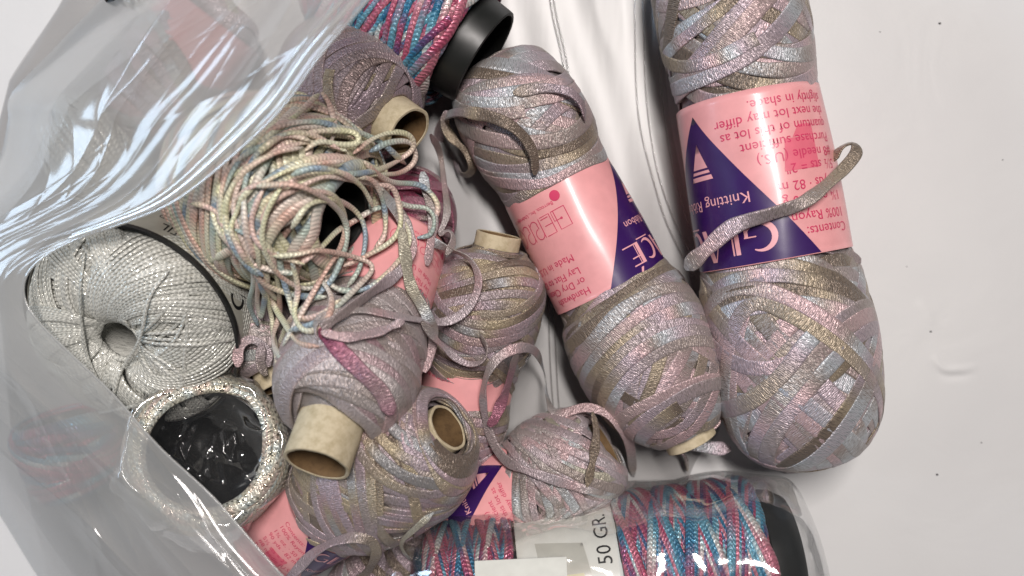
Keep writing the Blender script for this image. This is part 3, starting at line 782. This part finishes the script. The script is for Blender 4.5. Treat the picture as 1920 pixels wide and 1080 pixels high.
# --- 7. big skein with the round open end
b = body((500, 1020, 70), (832, 806, 270), [(0, 20), (.02, 55), (.12, 84), (.40, 86), (.46, 92), (.62, 101), (.80, 99), (.92, 82), (.98, 60), (1.0, 44)])
I_ = root('yarn_skein', base(b), 'fat gold and mauve ribbon skein whose round tube opening faces up, bottom centre', 'yarn skein', G_SK)
r = np.random.default_rng(64)
sl1 = b.s_of_t(.42*b.L)
bn = rand_bundles(r, 40, sl1-20, b.S-3, 115, 16, 1, 4, amin=.3, dph=.15)+[(b.S-40, 10, 30, 2., .3, 5), (b.S-60, 10, 45, 4., .3, 5), (b.S-30, 9, 18, 1., .5, 5)]
wound('wound_ribbon', b, M_gold, I_, bn, 15, 3.4, seed=13, s0=b.s_of_t(.2*b.L))
sl = Sleeve(b, .05*b.L, .40*b.L, 92, 96, -1.2, .50, seed=2)
full_label(sl, I_)
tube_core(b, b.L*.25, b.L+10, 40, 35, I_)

# --- 8. pale skein beside the wrapped spool
b = body((1132, 838, 128), (830, 1005, 70), [(0, 40), (.01, 52), (.07, 76), (.2, 86), (.33, 86), (.44, 80), (.85, 80), (.95, 60), (1.0, 20)])
J = root('yarn_skein', base(b), 'small pale pink and grey ribbon skein, brown tube hollow facing right, behind the wrapped spool', 'yarn skein', G_SK)
r = np.random.default_rng(74)
bn = rand_bundles(r, 28, 3, b.s_of_t(.5*b.L), 85, 15, 1, 4, amin=.4, dph=.15)
wound('wound_ribbon', b, M_pale, J, bn, 13, 3.1, seed=14, s1=b.s_of_t(.93*b.L))
sl = Sleeve(b, .43*b.L, .95*b.L, 89, 88, -.85, .55, seed=5)
full_label(sl, J)
tube_core(b, -6, 60, 43, 38, J)

# --- 9. small skein peeping out behind the pastel loops
b = body((455, 560, 120), (506, 690, 150), [(0, 20), (.05, 44), (.4, 58), (.8, 56), (.95, 44), (1.0, 34)])
N_ = root('yarn_skein', base(b), 'little lilac ribbon skein with a short cream tube, between grey ball and magenta-flecked skein', 'yarn skein', G_SK)
r = np.random.default_rng(84)
wound('wound_ribbon', b, M_pale, N_, rand_bundles(r, 12, 3, b.S-3, 55, 17, 2, 4, amin=.3), 17, 3, seed=15)
tube_core(b, b.L-30, b.L+38, 33, 28, N_)

# --- 10. dark skein low at the bottom edge
b = body((640, 1150, 70), (800, 1000, 66), [(0, 20), (.05, 50), (.4, 62), (.8, 60), (.95, 46), (1.0, 20)])
O_ = root('yarn_skein', base(b), 'taupe ribbon skein mostly hidden at the bottom edge, left of the wrapped spool', 'yarn skein', G_SK)
r = np.random.default_rng(94)
wound('wound_ribbon', b, M_rib2, O_, rand_bundles(r, 14, 3, b.S-3, 60, 17, 2, 4, amin=.3), 17, 3, seed=16)

# --- 11. silver grey ball with the satin band
b = Body(W(226, 634, 246), W(338, 530, 66), [(80, 46), (34, 52), (10, 59), (-2, 72), (-4, 98), (4, 124), (18, 145), (40, 157), (110, 158), (160, 148), (195, 110), (205, 60)])
Lb = root('yarn_ball', base(b), 'silver grey glittery thread ball with a grey satin band round it, left of the heap', 'yarn ball')
r = np.random.default_rng(104)
bn = []
for q in range(46):
    A_ = r.uniform(.36, .44)*b.S; m_ = r.uniform(.46, .52)*b.S
    bn.append((m_, r.uniform(-1, 1), A_, r.uniform(0, TAU), r.choice([-1, 1])*r.uniform(.035, .06), int(r.integers(4, 9))))
wound('wound_thread', b, M_grey, Lb, bn, 5.4, 4.2, sec=RND, step=10, smin=66, seed=20, blend=.3, flatten=.3, cap=6.5)
strand('loose_end', [(318, 505, 1), (280, 560, 1), (262, 640, 1), (225, 700, 1), (205, 770, 1)], 5.6, 4.6, M_grey, Lb, sec=RND, seed=21)
strand('loose_end', [(160, 470, 1), (152, 560, 1), (160, 650, 1), (186, 720, 1)], 5.6, 4.6, M_grey, Lb, sec=RND, seed=22)
strand('loose_end', [(150, 780, 3), (200, 772, 12), (260, 758, 14), (330, 742, 6)], 5.6, 4.6, M_grey, Lb, sec=RND, seed=23)
sl = Sleeve(b, 34, 190, 186, 186, math.radians(0), 1.0, wob=.004, seed=4)
band = sl.build(M_gsil, Lb, 'satin_band')
lathe(b, [(28, 186), (28, 191), (34, 192.5), (38, 191), (38, 186)], 'band_edge', M_ink, Lb, 120)
# the print on the band is read from behind the ball: it runs along the rim
def rim(tr, x, y): return place2(tr, x, y, 1, 1)
th_c = None
def onrim(tr, u0, v0): return [(u0+x, v0-y) for x, y in tr[0]], tr[1]
pr = merge2([onrim(text2d('GSC', 19), -6, 44), onrim(text2d('TEKSTIL', 26), 34, 44), onrim(merge2([arc2(0, 0, 15, 15, 20, 340, 5, 6), arc2(4, -30, 14, 14, -60, 170, 5, 6)]), -44, 34)]
            + [onrim(text2d(t, 14), x_, y_) for t, x_, y_ in (('%100 POLYAMID', 40, 66), ('EL ORGU IPLIGI', 44, 84), ('50 gr 180 m', 50, 102))])
# direction of the photograph's upper right, seen from the ball's axis
d_ = np.array([math.cos(math.radians(38)), math.sin(math.radians(38)), 0]); s_th = math.atan2(np.dot(d_, b.e2), np.dot(d_, b.e1))
sl.th0 = s_th-.12
sl.print_(pr, 'black_lettering', M_ink, band, h=.6)

# --- 12. wrapped spool seen from its end
b = Body(W(412, 872, 22), W(384, 846, 268), [(0, 60), (6, 100), (40, 114), (190, 116), (224, 114), (240, 109), (246, 104), (242, 100)])
M_ = root('yarn_spool', base(b), 'iridescent thread spool standing on end, wrapped in cellophane, black hollow facing up', 'yarn spool')
r = np.random.default_rng(114)
bn = []
for q in range(26): bn.append((r.uniform(90, b.S-20), 5*r.choice([-1, 1]), r.uniform(2, 24), r.uniform(0, TAU), .02, int(r.integers(4, 8))))
for q in range(20): bn.append((b.S-36+q*1.6, 1.5, 7, r.uniform(0, TAU), .1, 4))
wound('wound_thread', b, M_iri, M_, bn, 4.0, 2.4, sec=RND, seed=24, blend=.3)
lathe(b, [(20, 98), (20, 104), (236, 104), (240, 102), (240, 99), (236, 98)], 'black_core', M_blk, M_, 72)
lathe(b, [(40, 98.5), (40, 1), (34, 1), (34, 98.5)], 'core_floor', M_gblk, M_, 48)

def crinkle_tube(b, prof, name, parent, mat, amp, seed, n1=60, n2=96, fr=(.02, .07)):
    """closed film skin round axis b with hard creases (ridged noise)"""
    r = np.random.default_rng(seed)
    P = catmull(np.array(prof, float), n1)
    dirs = [(r.normal(size=3), r.uniform(0, 6), r.uniform(*fr)) for _ in range(16)]
    V = []
    for i in range(n1):
        for k in range(n2):
            a = TAU*k/n2
            p = b.P0+b.a*P[i, 0]+(math.cos(a)*b.e1+math.sin(a)*b.e2)*P[i, 1]
            h = 0
            for (dv, ph, f) in dirs:
                dv = dv/np.linalg.norm(dv); x = np.dot(p, dv)*f+ph; h += (1-abs(((x/math.pi) % 2)-1)*2)/4
            V.append(p+(math.cos(a)*b.e1+math.sin(a)*b.e2+.2*b.a*(1 if i > n1/2 else -1))*h*amp)
    V = np.array(V); V[:, 2] = np.maximum(V[:, 2], 2)
    I = np.arange(n1*n2).reshape(n1, n2); J = np.roll(I, -1, axis=1)
    F = np.stack([I[:-1], J[:-1], J[1:], I[1:]], -1).reshape(-1, 4)
    return mesh(name, V, F, mat, parent, smooth=False)
crinkle_tube(b, [(0, 128), (60, 136), (160, 138), (225, 136), (256, 128), (264, 116), (256, 98), (238, 68), (226, 34), (222, 1)], 'cellophane_wrapper', M_, M_cello, 17, 5, fr=(.03, .10))

def crumpled_disc(b, t0, rad, amp, seed, parent, mat, n=46):
    r = np.random.default_rng(seed); g = np.linspace(-1, 1, n); X, Y = np.meshgrid(g, g, indexing='ij')
    # square to disc
    U = X*np.sqrt(1-Y**2/2); V_ = Y*np.sqrt(1-X**2/2)
    h = 0
    for q in range(9):
        a = r.uniform(0, TAU); f = r.uniform(1.0, 3.4); x = (U*math.cos(a)+V_*math.sin(a))*f+r.uniform(0, 5)+.35*np.sin(3*V_+q)
        h = h+(1-np.abs((x % 2)-1)*2)*r.uniform(.3, 1)/f
    h = h*amp/2.2
    P = b.P0+(t0+h)[..., None]*b.a+(U*rad)[..., None]*b.e1+(V_*rad)[..., None]*b.e2
    I = np.arange(n*n).reshape(n, n)
    F = np.stack([I[:-1, :-1], I[1:, :-1], I[1:, 1:], I[:-1, 1:]], -1).reshape(-1, 4)
    return mesh('crumpled_film', P.reshape(-1, 3), F, mat, parent, smooth=False)
crumpled_disc(b, 165, 97, 36, 3, M_, M_cello)

# --- 13. pastel skein with its tangle of loops
b = body((408, 322, 160), (628, 400, 286), [(0, 20), (.03, 60), (.15, 92), (.5, 112), (.8, 112), (.95, 92), (1.0, 72), (1.0, 64)])
E = root('yarn_skein', base(b), 'pastel yellow, peach and blue cord skein tangled in loose loops round its black hollow', 'yarn skein')
r = np.random.default_rng(124)
bn = rand_bundles(r, 34, 3, b.S-3, 110, 10, 3, 6, amin=.2, dph=.03)
wound('wound_cord', b, M_pas, E, bn, 11, 7, sec=RND, seed=25, blend=.4)
lathe(b, [(b.L-100, 58), (b.L-100, 64), (b.L+12, 66), (b.L+15, 62), (b.L+12, 58)], 'black_core', M_blk, E, 56)
lathe(b, [(b.L-90, 57), (b.L-90, 1), (b.L-95, 1), (b.L-95, 57)], 'core_floor', M_blk, E, 40)
def cord(pts, w_=10.5, seed=0, **kw):
    o = strand('loose_loop', pts, w_, 6.5, M_pas, E, sec=RND, seed=seed, lay=False, **kw); return o
sd = 300
rr_ = random.Random(5)
# arcs hugging the skein above and left of the hollow
for q in range(11):
    cx, cy = 600+rr_.uniform(-45, 35), 395+rr_.uniform(-30, 30)
    rx, ry = rr_.uniform(110, 215), rr_.uniform(85, 175)
    a0 = rr_.uniform(95, 200); a1 = a0+rr_.uniform(80, 190)
    tl = rr_.uniform(-.5, .1); pts = []
    for i in range(8):
        a = math.radians(a0+(a1-a0)*i/7); x = rx*math.cos(a)*(1+rr_.uniform(-.06, .06)); y = ry*math.sin(a)*(1+rr_.uniform(-.06, .06))
        x2 = x*math.cos(tl)-y*math.sin(tl); y2 = x*math.sin(tl)+y*math.cos(tl)
        yy_ = cy+y2; pts.append((max(372 if yy_ < 400 else 385+(yy_-400)*.85, cx+x2), yy_, rr_.uniform(0, 10)))
    sd += 1; cord(pts, rr_.uniform(7, 10), sd)
# small open loops right of and over the hollow
for q in range(0):
    cx, cy = rr_.uniform(600, 700), rr_.uniform(380, 450); rx, ry = rr_.uniform(45, 90), rr_.uniform(60, 105); ph = rr_.uniform(0, 360); pts = []
    for i in range(9):
        a = math.radians(ph+rr_.uniform(-6, 6)+300*i/8); pts.append((cx+rx*math.cos(a), cy+ry*math.sin(a), 6+rr_.uniform(0, 16)))
    sd += 1; cord(pts, rr_.uniform(8, 11), sd, smooth=8)
for pts in (
    [(600, 175, 8), (560, 215, 8), (500, 262, 8), (455, 330, 4), (440, 400, 3), (470, 480, 3), (500, 560, 8)],
    [(602, 172, 6), (618, 195, 4), (628, 240, 3), (620, 270, 3)],
    [(570, 360, 14), (620, 365, 22), (645, 405, 26), (640, 460, 26), (600, 530, 20), (560, 600, 12), (530, 650, 6)],
    [(480, 350, 12), (560, 350, 26), (620, 380, 30), (650, 430, 30), (630, 510, 22), (590, 560, 14), (545, 600, 8), (520, 660, 4)],
    [(500, 500, 12), (505, 560, 12), (512, 620, 10), (520, 660, 8), (524, 700, 6)],
    [(478, 440, 10), (488, 500, 10), (482, 560, 10), (490, 598, 8), (498, 545, 10), (492, 500, 8)],
    [(520, 470, 10), (530, 520, 10), (545, 570, 8), (560, 595, 6), (600, 590, 6), (640, 560, 8)],
    [(510, 480, 16), (560, 478, 14), (600, 470, 18), (660, 480, 14), (700, 500, 6), (670, 540, 5), (600, 600, 8), (540, 620, 8)],
    [(620, 330, 14), (690, 325, 12), (740, 305, 10), (775, 280, 8), (768, 255, 8), (735, 250, 10), (700, 262, 12), (660, 290, 12)],
    [(640, 340, 14), (700, 330, 14), (750, 325, 8), (780, 300, 8), (770, 268, 10), (730, 268, 12), (690, 285, 12)],
    [(700, 360, 14), (760, 385, 12), (800, 390, 14), (815, 410, 12), (808, 440, 10), (780, 446, 8)],
    [(690, 350, 16), (730, 350, 16), (745, 375, 16), (750, 420, 14), (735, 450, 12), (690, 480, 10), (640, 500, 10)],
    [(660, 330, 16), (700, 340, 18), (720, 385, 18), (722, 440, 16), (700, 470, 12)],
    [(570, 250, 10), (620, 245, 12), (665, 250, 10), (672, 268, 8), (640, 272, 10), (600, 268, 10), (570, 285, 10)],
    [(450, 290, 6), (500, 250, 10), (560, 232, 12), (620, 235, 10), (670, 262, 8)],
    [(545, 330, 20), (590, 315, 24), (640, 325, 24), (680, 350, 24), (700, 390, 22)],
    [(395, 385, 0), (410, 430, 4), (450, 480, 2), (500, 505, 4), (560, 515, 8)],
    [(356, 382, 4), (380, 384, 2), (410, 400, 2), (440, 440, 2), (452, 480, 2)],
    [(560, 500, 10), (600, 470, 16), (640, 430, 18), (690, 400, 14), (740, 380, 12)],
    [(650, 540, 6), (675, 500, 10), (685, 440, 18), (670, 400, 22), (630, 375, 22), (580, 385, 20), (545, 430, 14)],
    [(530, 350, 16), (500, 400, 12), (495, 460, 10), (520, 510, 10), (570, 540, 8), (630, 530, 8)],
    [(600, 520, 14), (640, 545, 12), (690, 540, 12), (740, 500, 14), (770, 455, 16), (760, 415, 14)],
    [(545, 480, 12), (560, 540, 10), (555, 590, 8), (575, 620, 8), (610, 605, 8), (622, 560, 10), (600, 520, 12)],
    [(470, 470, 6), (478, 530, 10), (470, 570, 8), (484, 612, 6)],
    [(500, 540, 10), (530, 600, 8), (560, 640, 6), (600, 650, 5)],
    [(680, 300, 14), (730, 340, 12), (790, 350, 12), (820, 385, 12), (812, 420, 10)],
    [(440, 430, 6), (500, 460, 10), (520, 520, 10), (525, 580, 8), (515, 640, 8), (540, 690, 6)],
    ):
    sd += 1; cord([(p[0], p[1], p[2]) for p in pts], 8.8, sd, smooth=7)

# --- 14. loose silver and mauve ribbons over the middle of the heap (ends of the skeins they come from)
for ow, pts, w_, m_, s_ in (
    (F, [(596, 640, 6, 40), (592, 612, 8, 60), (612, 590, 8, 30), (680, 582, 10, 40), (760, 596, 10, 55), (830, 604, 8, 50), (876, 580, 16, 50), (898, 530, 22, 60), (880, 485, 20, 50), (830, 462, 14, 30), (800, 448, 8)], 13, M_pale, 31),
    (F, [(700, 345, 20), (740, 390, 14, 30), (762, 425, 12, 10), (775, 470, 12, 20), (742, 515, 12, 10), (700, 545, 10, 30), (640, 590, 8, 10), (600, 615, 6)], 17, M_pale, 32),
    (F, [(752, 425, 8), (760, 480, 10, 20), (770, 535, 10, -10), (800, 590, 10, 10), (812, 640, 12, 30), (795, 700, 8)], 18, M_pale, 33),
    (Hh, [(790, 600, 12), (825, 645, 10, 20), (870, 680, 14, 30), (903, 680, 16, 60), (914, 655, 16, 70), (900, 625, 12, 40)], 12, M_pale, 34),
    (F, [(600, 622, 12, 20), (650, 632, 8, 20), (710, 622, 6, 10), (760, 600, 6)], 15, M_pale, 35),
    (C, [(806, 250, 4, 20), (824, 285, 8, 30), (832, 340, 10, 10), (838, 400, 12, 20), (824, 440, 12), (842, 432, 14, 60), (850, 450, 12, 50), (836, 480, 8)], 12, M_magr, 36),
    (B, [(836, 205, 10, 20), (834, 235, 6, 10), (850, 262, 10, 10), (878, 288, 10, 20), (886, 318, 8, 40), (868, 328, 6, 60), (850, 300, 4, 60)], 15, M_rib, 37),
    (C, [(792, 320, 8, 20), (800, 365, 8, 20), (812, 410, 8), (808, 450, 6, 20), (800, 500, 4)], 15, M_pale, 38),
    (J, [(1112, 922, 8), (1060, 906, 10, 10), (1010, 890, 8, 10), (962, 872, 8, 30), (934, 846, 6, 40), (914, 800, 8, 20), (906, 750, 30, 10), (914, 700, 50, 60), (938, 668, 60, 40), (975, 652, 60, 20), (1005, 660, 50, 30), (1020, 700, 45, 60), (1026, 745, 40, 50), (1045, 776, 20, 20), (1100, 764, 6, 10), (1145, 782, 4, 20), (1178, 826, 2, 30), (1188, 895, 0, 10)], 15, M_pale, 39),
    (I_, [(968, 662, 50, 30), (952, 720, 30, 30), (930, 780, 20, 30), (915, 800, 10)], 20, M_wine, 40),
    (J, [(1110, 770, 6), (1118, 810, 6, 10), (1112, 860, 6), (1100, 915, 4)], 14, M_rib, 41),
    (O_, [(530, 1100, 14, 20), (580, 1045, 12, 30), (630, 1015, 12, 40), (680, 1008, 14, 20), (706, 1030, 10, 20), (690, 1070, 8, 10), (650, 1100, 6)], 17, M_rib2, 42),
    (O_, [(770, 1052, 16, 20), (752, 1020, 18, 60), (780, 990, 14, 20), (815, 960, 10)], 9, M_pale, 43),
    (N_, [(446, 690, 2), (448, 655, 8, 40), (468, 636, 8, 30), (494, 650, 6, 10), (505, 690, 6)], 17, M_pale, 44),
    (N_, [(492, 640, 10), (488, 680, 8, 20), (500, 706, 6)], 16, M_rib, 45),
    ):
    strand('loose_end', pts, w_, 1.9, m_, ow, seed=s_, smooth=6, rollvar=.6, wvar=.3)

# --- 15. wrapped blue and pink spool along the bottom edge
b = body((775, 1136, 140), (1425, 1054, 140), [(0, 50), (.02, 92), (.06, 110), (.25, 117), (.85, 121), (.97, 121), (1.0, 110)])
K = root('yarn_spool', base(b), 'blue, pink and white cord spool in crinkled cellophane with a white 50 gram label', 'yarn spool')
r = np.random.default_rng(134)
bn = []
for q in range(60):
    bn.append((r.uniform(50, b.S-60), 10*r.choice([-1, 1]), r.uniform(40, 110), r.uniform(0, TAU), .02, int(r.integers(3, 6))))
lt0, lt1 = 189, 359
k0, k1 = b.s_of_t(lt0), b.s_of_t(lt1)
wound('wound_cord', b, M_var, K, [(0, 0, 0, 0, 0, 110)], 11, 6, sec=RND, seed=27, smin=70, smax=k0+8, cross=.873, cap=4.5)
wound('wound_cord', b, M_var, K, [(0, 0, 0, 0, 0, 150)], 11, 6, sec=RND, seed=28, smin=k1-8, smax=b.S-6, cross=1.171, cap=4.5)
lathe(b, [(b.L-6, 90), (b.L-6, 121), (b.L, 125), (b.L+30, 121), (b.L+52, 108), (b.L+54, 104), (b.L+54, 86), (b.L+48, 84), (b.L+20, 82)], 'black_end', M_blk, K, 72)
lathe(b, [(b.L+20, 83), (b.L+20, 1), (b.L+14, 1), (b.L+14, 83)], 'core_floor', M_gblk, K, 40)
sl = Sleeve(b, lt0, lt1, 138, 140, 0, 1.0, wob=.008, seed=9)
lab = sl.build(M_white, K, 'paper_label')
for t_ in (lt0-3, lt1+5): lathe(b, [(t_-6, 134), (t_-6, 139), (t_+6, 141), (t_+6, 134)], 'label_edge', M_ink, K, 120)
tx = text2d('50 GR. \u00b7 L', 34)
# reads from the bottom of the picture upwards
v0_ = sl.LEN-14
sl.print_(([(66+x, v0_-y) for x, y in tx[0]], tx[1]), 'black_lettering', M_ink, lab, h=.7)
sl.print_(poly2([(12, 44), (118, 34), (108, 112), (12, 126)]), 'grey_sticker', M_tag, lab, h=.5)
sl.print_(poly2([(0, 58), (58, 58), (58, 108), (0, 108)]), 'yellow_sticker', M_yel, lab, h=.9)
# loose price card lying on the spool
crd = []
for (px, py, z) in ((890, 1052, 283), (1062, 1044, 287), (1066, 1150, 283), (892, 1158, 278)):
    crd.append(W(px, py, z))
crd = np.array(crd); n_ = np.array([0, 0, -1.6])
mesh('price_card', np.vstack([crd, crd+n_]), [(3, 2, 1, 0), (4, 5, 6, 7), (0, 1, 5, 4), (1, 2, 6, 5), (2, 3, 7, 6), (3, 0, 4, 7)], M_white, K, smooth=False)
crinkle_tube(b, [(-32, 70), (-20, 120), (40, 146), (200, 160), (400, 159), (b.L-20, 160), (b.L+30, 152), (b.L+66, 140), (b.L+84, 116), (b.L+90, 64), (b.L+90, 8)], 'cellophane_wrapper', K, M_cello, 7, 8, 90, 110)
rr_ = random.Random(3)

# --- 16. things half seen through the bag
def ghost_spool(p0, p1, r0, mat, label, seed, core=True):
    b = body(p0, p1, [(0, r0*.7), (.05, r0*.9), (.4, r0), (.9, r0*.98), (1.0, r0*.8)])
    o = root('yarn_spool', base(b), label, 'yarn spool'); r = np.random.default_rng(seed)
    wound('wound_cord', b, mat, o, rand_bundles(r, 16, 3, b.S-3, 50, 10, 3, 5, amin=.1), 10, 6, sec=RND, seed=seed, step=12)
    lathe(b, [(b.L-60, r0*.70), (b.L-60, r0*.76), (b.L+8, r0*.78), (b.L+12, r0*.72), (b.L+8, r0*.68)], 'black_core', M_blk, o, 48)
    lathe(b, [(b.L-30, r0*.7), (b.L-30, 1), (b.L-36, 1), (b.L-36, r0*.7)], 'core_floor', M_blk, o, 40)
    return o
ghost_spool((320, -70, 70), (246, 20, 90), 66, M_iri, 'pale spool with a dark end blurred behind the bag film at the top edge', 52)
ghost_spool((150, 900, 70), (112, 800, 90), 62, M_var, 'small striped cord spool seen through the lower bag film', 53)
b = body((250, 240, 90), (430, 0, 100), [(0, 20), (.03, 60), (.2, 84), (.7, 86), (.97, 60), (1.0, 20)])
Q = root('yarn_skein', base(b), 'pink-labelled ribbon skein blurred behind the upper bag film', 'yarn skein', G_SK)
r = np.random.default_rng(144)
wound('wound_ribbon', b, M_pale, Q, rand_bundles(r, 16, 3, b.S-3, 80, 19, 2, 4), 19, 3, seed=54, step=12)
full_label(Sleeve(b, .42*b.L, .85*b.L, 96, 96, 2.5, .5), Q)
b = body((120, 320, 70), (230, 240, 80), [(0, 20), (.03, 60), (.3, 80), (.7, 78), (.97, 50), (1.0, 20)])
Q2 = root('yarn_ball', base(b), 'grey thread ball under the milky bag film above the satin-banded one', 'yarn ball')
wound('wound_thread', b, M_grey, Q2, rand_bundles(r, 16, 3, b.S-3, 60, 9, 3, 5), 9, 5, sec=RND, seed=55, step=12)

# ------------------------------------------------------------------ the zip bag
bag = root('plastic_bag', W(300, 540, 0), 'clear zip bag lying open under the heap, its milky front film folded back at left', 'plastic bag')
def sheet(name, fn, na, nb, mat, thick=None, parent=bag):
    A_, B_ = np.meshgrid(np.linspace(0, 1, na), np.linspace(0, 1, nb), indexing='ij')
    V = fn(A_, B_).reshape(-1, 3); I = np.arange(na*nb).reshape(na, nb)
    F = np.stack([I[:-1, :-1], I[1:, :-1], I[1:, 1:], I[:-1, 1:]], -1).reshape(-1, 4)
    return mesh(name, V, F, mat, parent)
# back panel on the table
rn = np.random.default_rng(9)
edgeR = catmull([(1236, -120), (1240, 60), (1252, 220), (1290, 400), (1320, 520), (1345, 680), (1350, 800), (1290, 900), (1240, 1200)], 200)
def back(A_, B_):
    i = (B_*199).astype(int); xr = edgeR[i, 0]; y = edgeR[i, 1]; xl = np.interp(y, [-120, 0, 150, 300, 800, 1080, 1200], [150, 120, 20, -20, 20, 90, 140])
    x = xl+(xr-xl)*A_; z = 2.5+1.8*np.sin(x*.021+y*.004)+1.4*np.sin(x*.047-y*.011+1)
    z += 16*np.exp(-((A_-1)/.012)**2)*(y < 560)
    return np.stack([x-960, 540-y, np.maximum(z, .8)], -1)
sheet('back_panel', back, 220, 90, M_under)
def seam(pts, name='zip_track', w_=3.0, z=7.0, parent=bag, mat=None):
    C_ = catmull([(p[0]-960, 540-p[1], z) for p in pts], 80)
    T = np.gradient(C_, axis=0); T /= np.linalg.norm(T, axis=1)[:, None]
    B_ = np.stack([T[:, 1], -T[:, 0], 0*T[:, 0]], 1); N = np.tile([0, 0, 1.0], (80, 1))
    V, F_ = sweep(C_, T, B_, N, np.full(80, w_), np.full(80, 2.6), RND)
    return mesh(name, V, F_, mat or M_zip, parent)
for dx in (0, 7):
    seam([(1022+dx, -60), (1036+dx, 30), (1054+dx, 110), (1066+dx, 200), (1070+dx, 300), (1062+dx, 400)], w_=2.6)
for pts in ([(1188, -60), (1190, 60), (1192, 160), (1200, 240), (1222, 330), (1250, 420), (1300, 520)],
            [(1202, -60), (1206, 60), (1210, 170), (1222, 270), (1240, 350), (1275, 440), (1310, 500)],
            [(1232, -60), (1234, 60), (1238, 160), (1250, 260), (1268, 350), (1296, 440), (1320, 500)],
            [(1028, 540), (1030, 640), (1034, 720), (1040, 790)], [(1038, 540), (1041, 640), (1045, 720), (1050, 790)]):
    seam(pts, w_=2.0)

# front film: mouth edge runs from the lower end past the corner at left to the upper end
mouth = catmull([(640, 1180, 420), (556, 1105, 425), (470, 1010, 420), (400, 930, 405), (300, 838, 385), (215, 740, 365), (120, 650, 345), (62, 590, 335), (42, 545, 335), (60, 500, 340), (130, 455, 350), (230, 420, 372), (330, 378, 400), (430, 300, 430), (530, 205, 465), (606, 100, 500), (688, 5, 520), (760, -80, 530)], 400)
outer = catmull([(140, 1200, 6), (96, 1120, 6), (58, 1062, 8), (0, 968, 12), (-60, 880, 20), (-120, 780, 30), (-170, 700, 40), (-190, 640, 50), (-200, 560, 50), (-190, 500, 50), (-120, 430, 45), (-50, 365, 40), (-4, 300, 30), (14, 230, 26), (22, 175, 22), (100, 92, 14), (188, 0, 10), (270, -90, 8)], 400)
rq = np.random.default_rng(77)
waves = [(rq.uniform(3, 17), rq.uniform(0, 7), rq.uniform(.2, 1), rq.uniform(-3.5, 3.5)) for _ in range(7)]
def front(A_, B_):
    i = np.clip(A_*399, 0, 398.999); k = i.astype(int); f = (i-k)[..., None]
    m_ = mouth[k]*(1-f)+mouth[k+1]*f; o_ = outer[k]*(1-f)+outer[k+1]*f
    c = B_[..., None]
    # photo place and height
    p = m_*(1-c)+o_*c
    side = (A_-.5)*2
    zb = np.clip(B_, 0, 1)
    z = m_[..., 2]*(1-.35*zb)*(1-zb**9)+o_[..., 2]*zb
    spread = np.clip(np.abs(side)*1.5, .15, 1)
    h = 0
    for fr, ph, am, tw in waves:
        x = B_*fr+ph+tw*side+.8*np.sin(A_*5+ph)+.25*np.sin(A_*13+ph*3+B_*5); h = h+am*(.5+.5*np.sin(A_*9+ph*2))*(1-np.abs(np.sin(x)))**2.0*15/(1+fr*.035)
    z = z+(h-14)*spread*np.clip(B_*14, .3, 1)*np.clip((1-B_)*8, 0, 1)
    # fine sharp crumples in patches
    for q_ in range(3):
        a1, a2, p1 = 17+9*q_, (-1)**q_*(7+6*q_), q_*1.7
        h2 = 1-np.abs(np.sin(B_*a1+A_*a2*3+p1+1.2*np.sin(A_*13+q_)))
        z = z+.8*h2**2.5*np.clip(np.sin(A_*17+q_*2)+np.sin(B_*11+q_), 0, 1)*np.clip(B_*8, 0, 1)*np.clip((1-B_)*8, 0, 1)
    # broad buckles that run out of the corner at left
    z = z+16*np.sin(B_*9+side*1.5)*spread*np.clip((1-B_)*5, 0, 1)
    x, y = p[..., 0], p[..., 1]
    kk = (H-z)/H
    return np.stack([(x-960)*kk, (540-y)*kk, z], -1)
sheet('front_film', front, 520, 360, M_bag)
# thick rims of the mouth: hem and zip strips
def rim_strip(off, w_, t_, a0, a1):
    n = 260; A_ = np.linspace(a0, a1, n); P = front(A_, np.full(n, off))
    P = gsm(P, 3); T = np.gradient(P, axis=0); T /= np.linalg.norm(T, axis=1)[:, None]
    B_ = np.cross(T, [0, 0, 1.0]); B_ /= np.linalg.norm(B_, axis=1)[:, None]; N = np.cross(B_, T)
    V, F_ = sweep(P, T, B_, N, np.full(n, w_), np.full(n, t_), RND)
    mesh('zip_strip', V, F_, M_bag, bag)
rim_strip(.004, 4, 3, .02, .98)
rim_strip(.055, 9, 5, .55, .98)
rim_strip(.10, 6, 4, .56, .98)
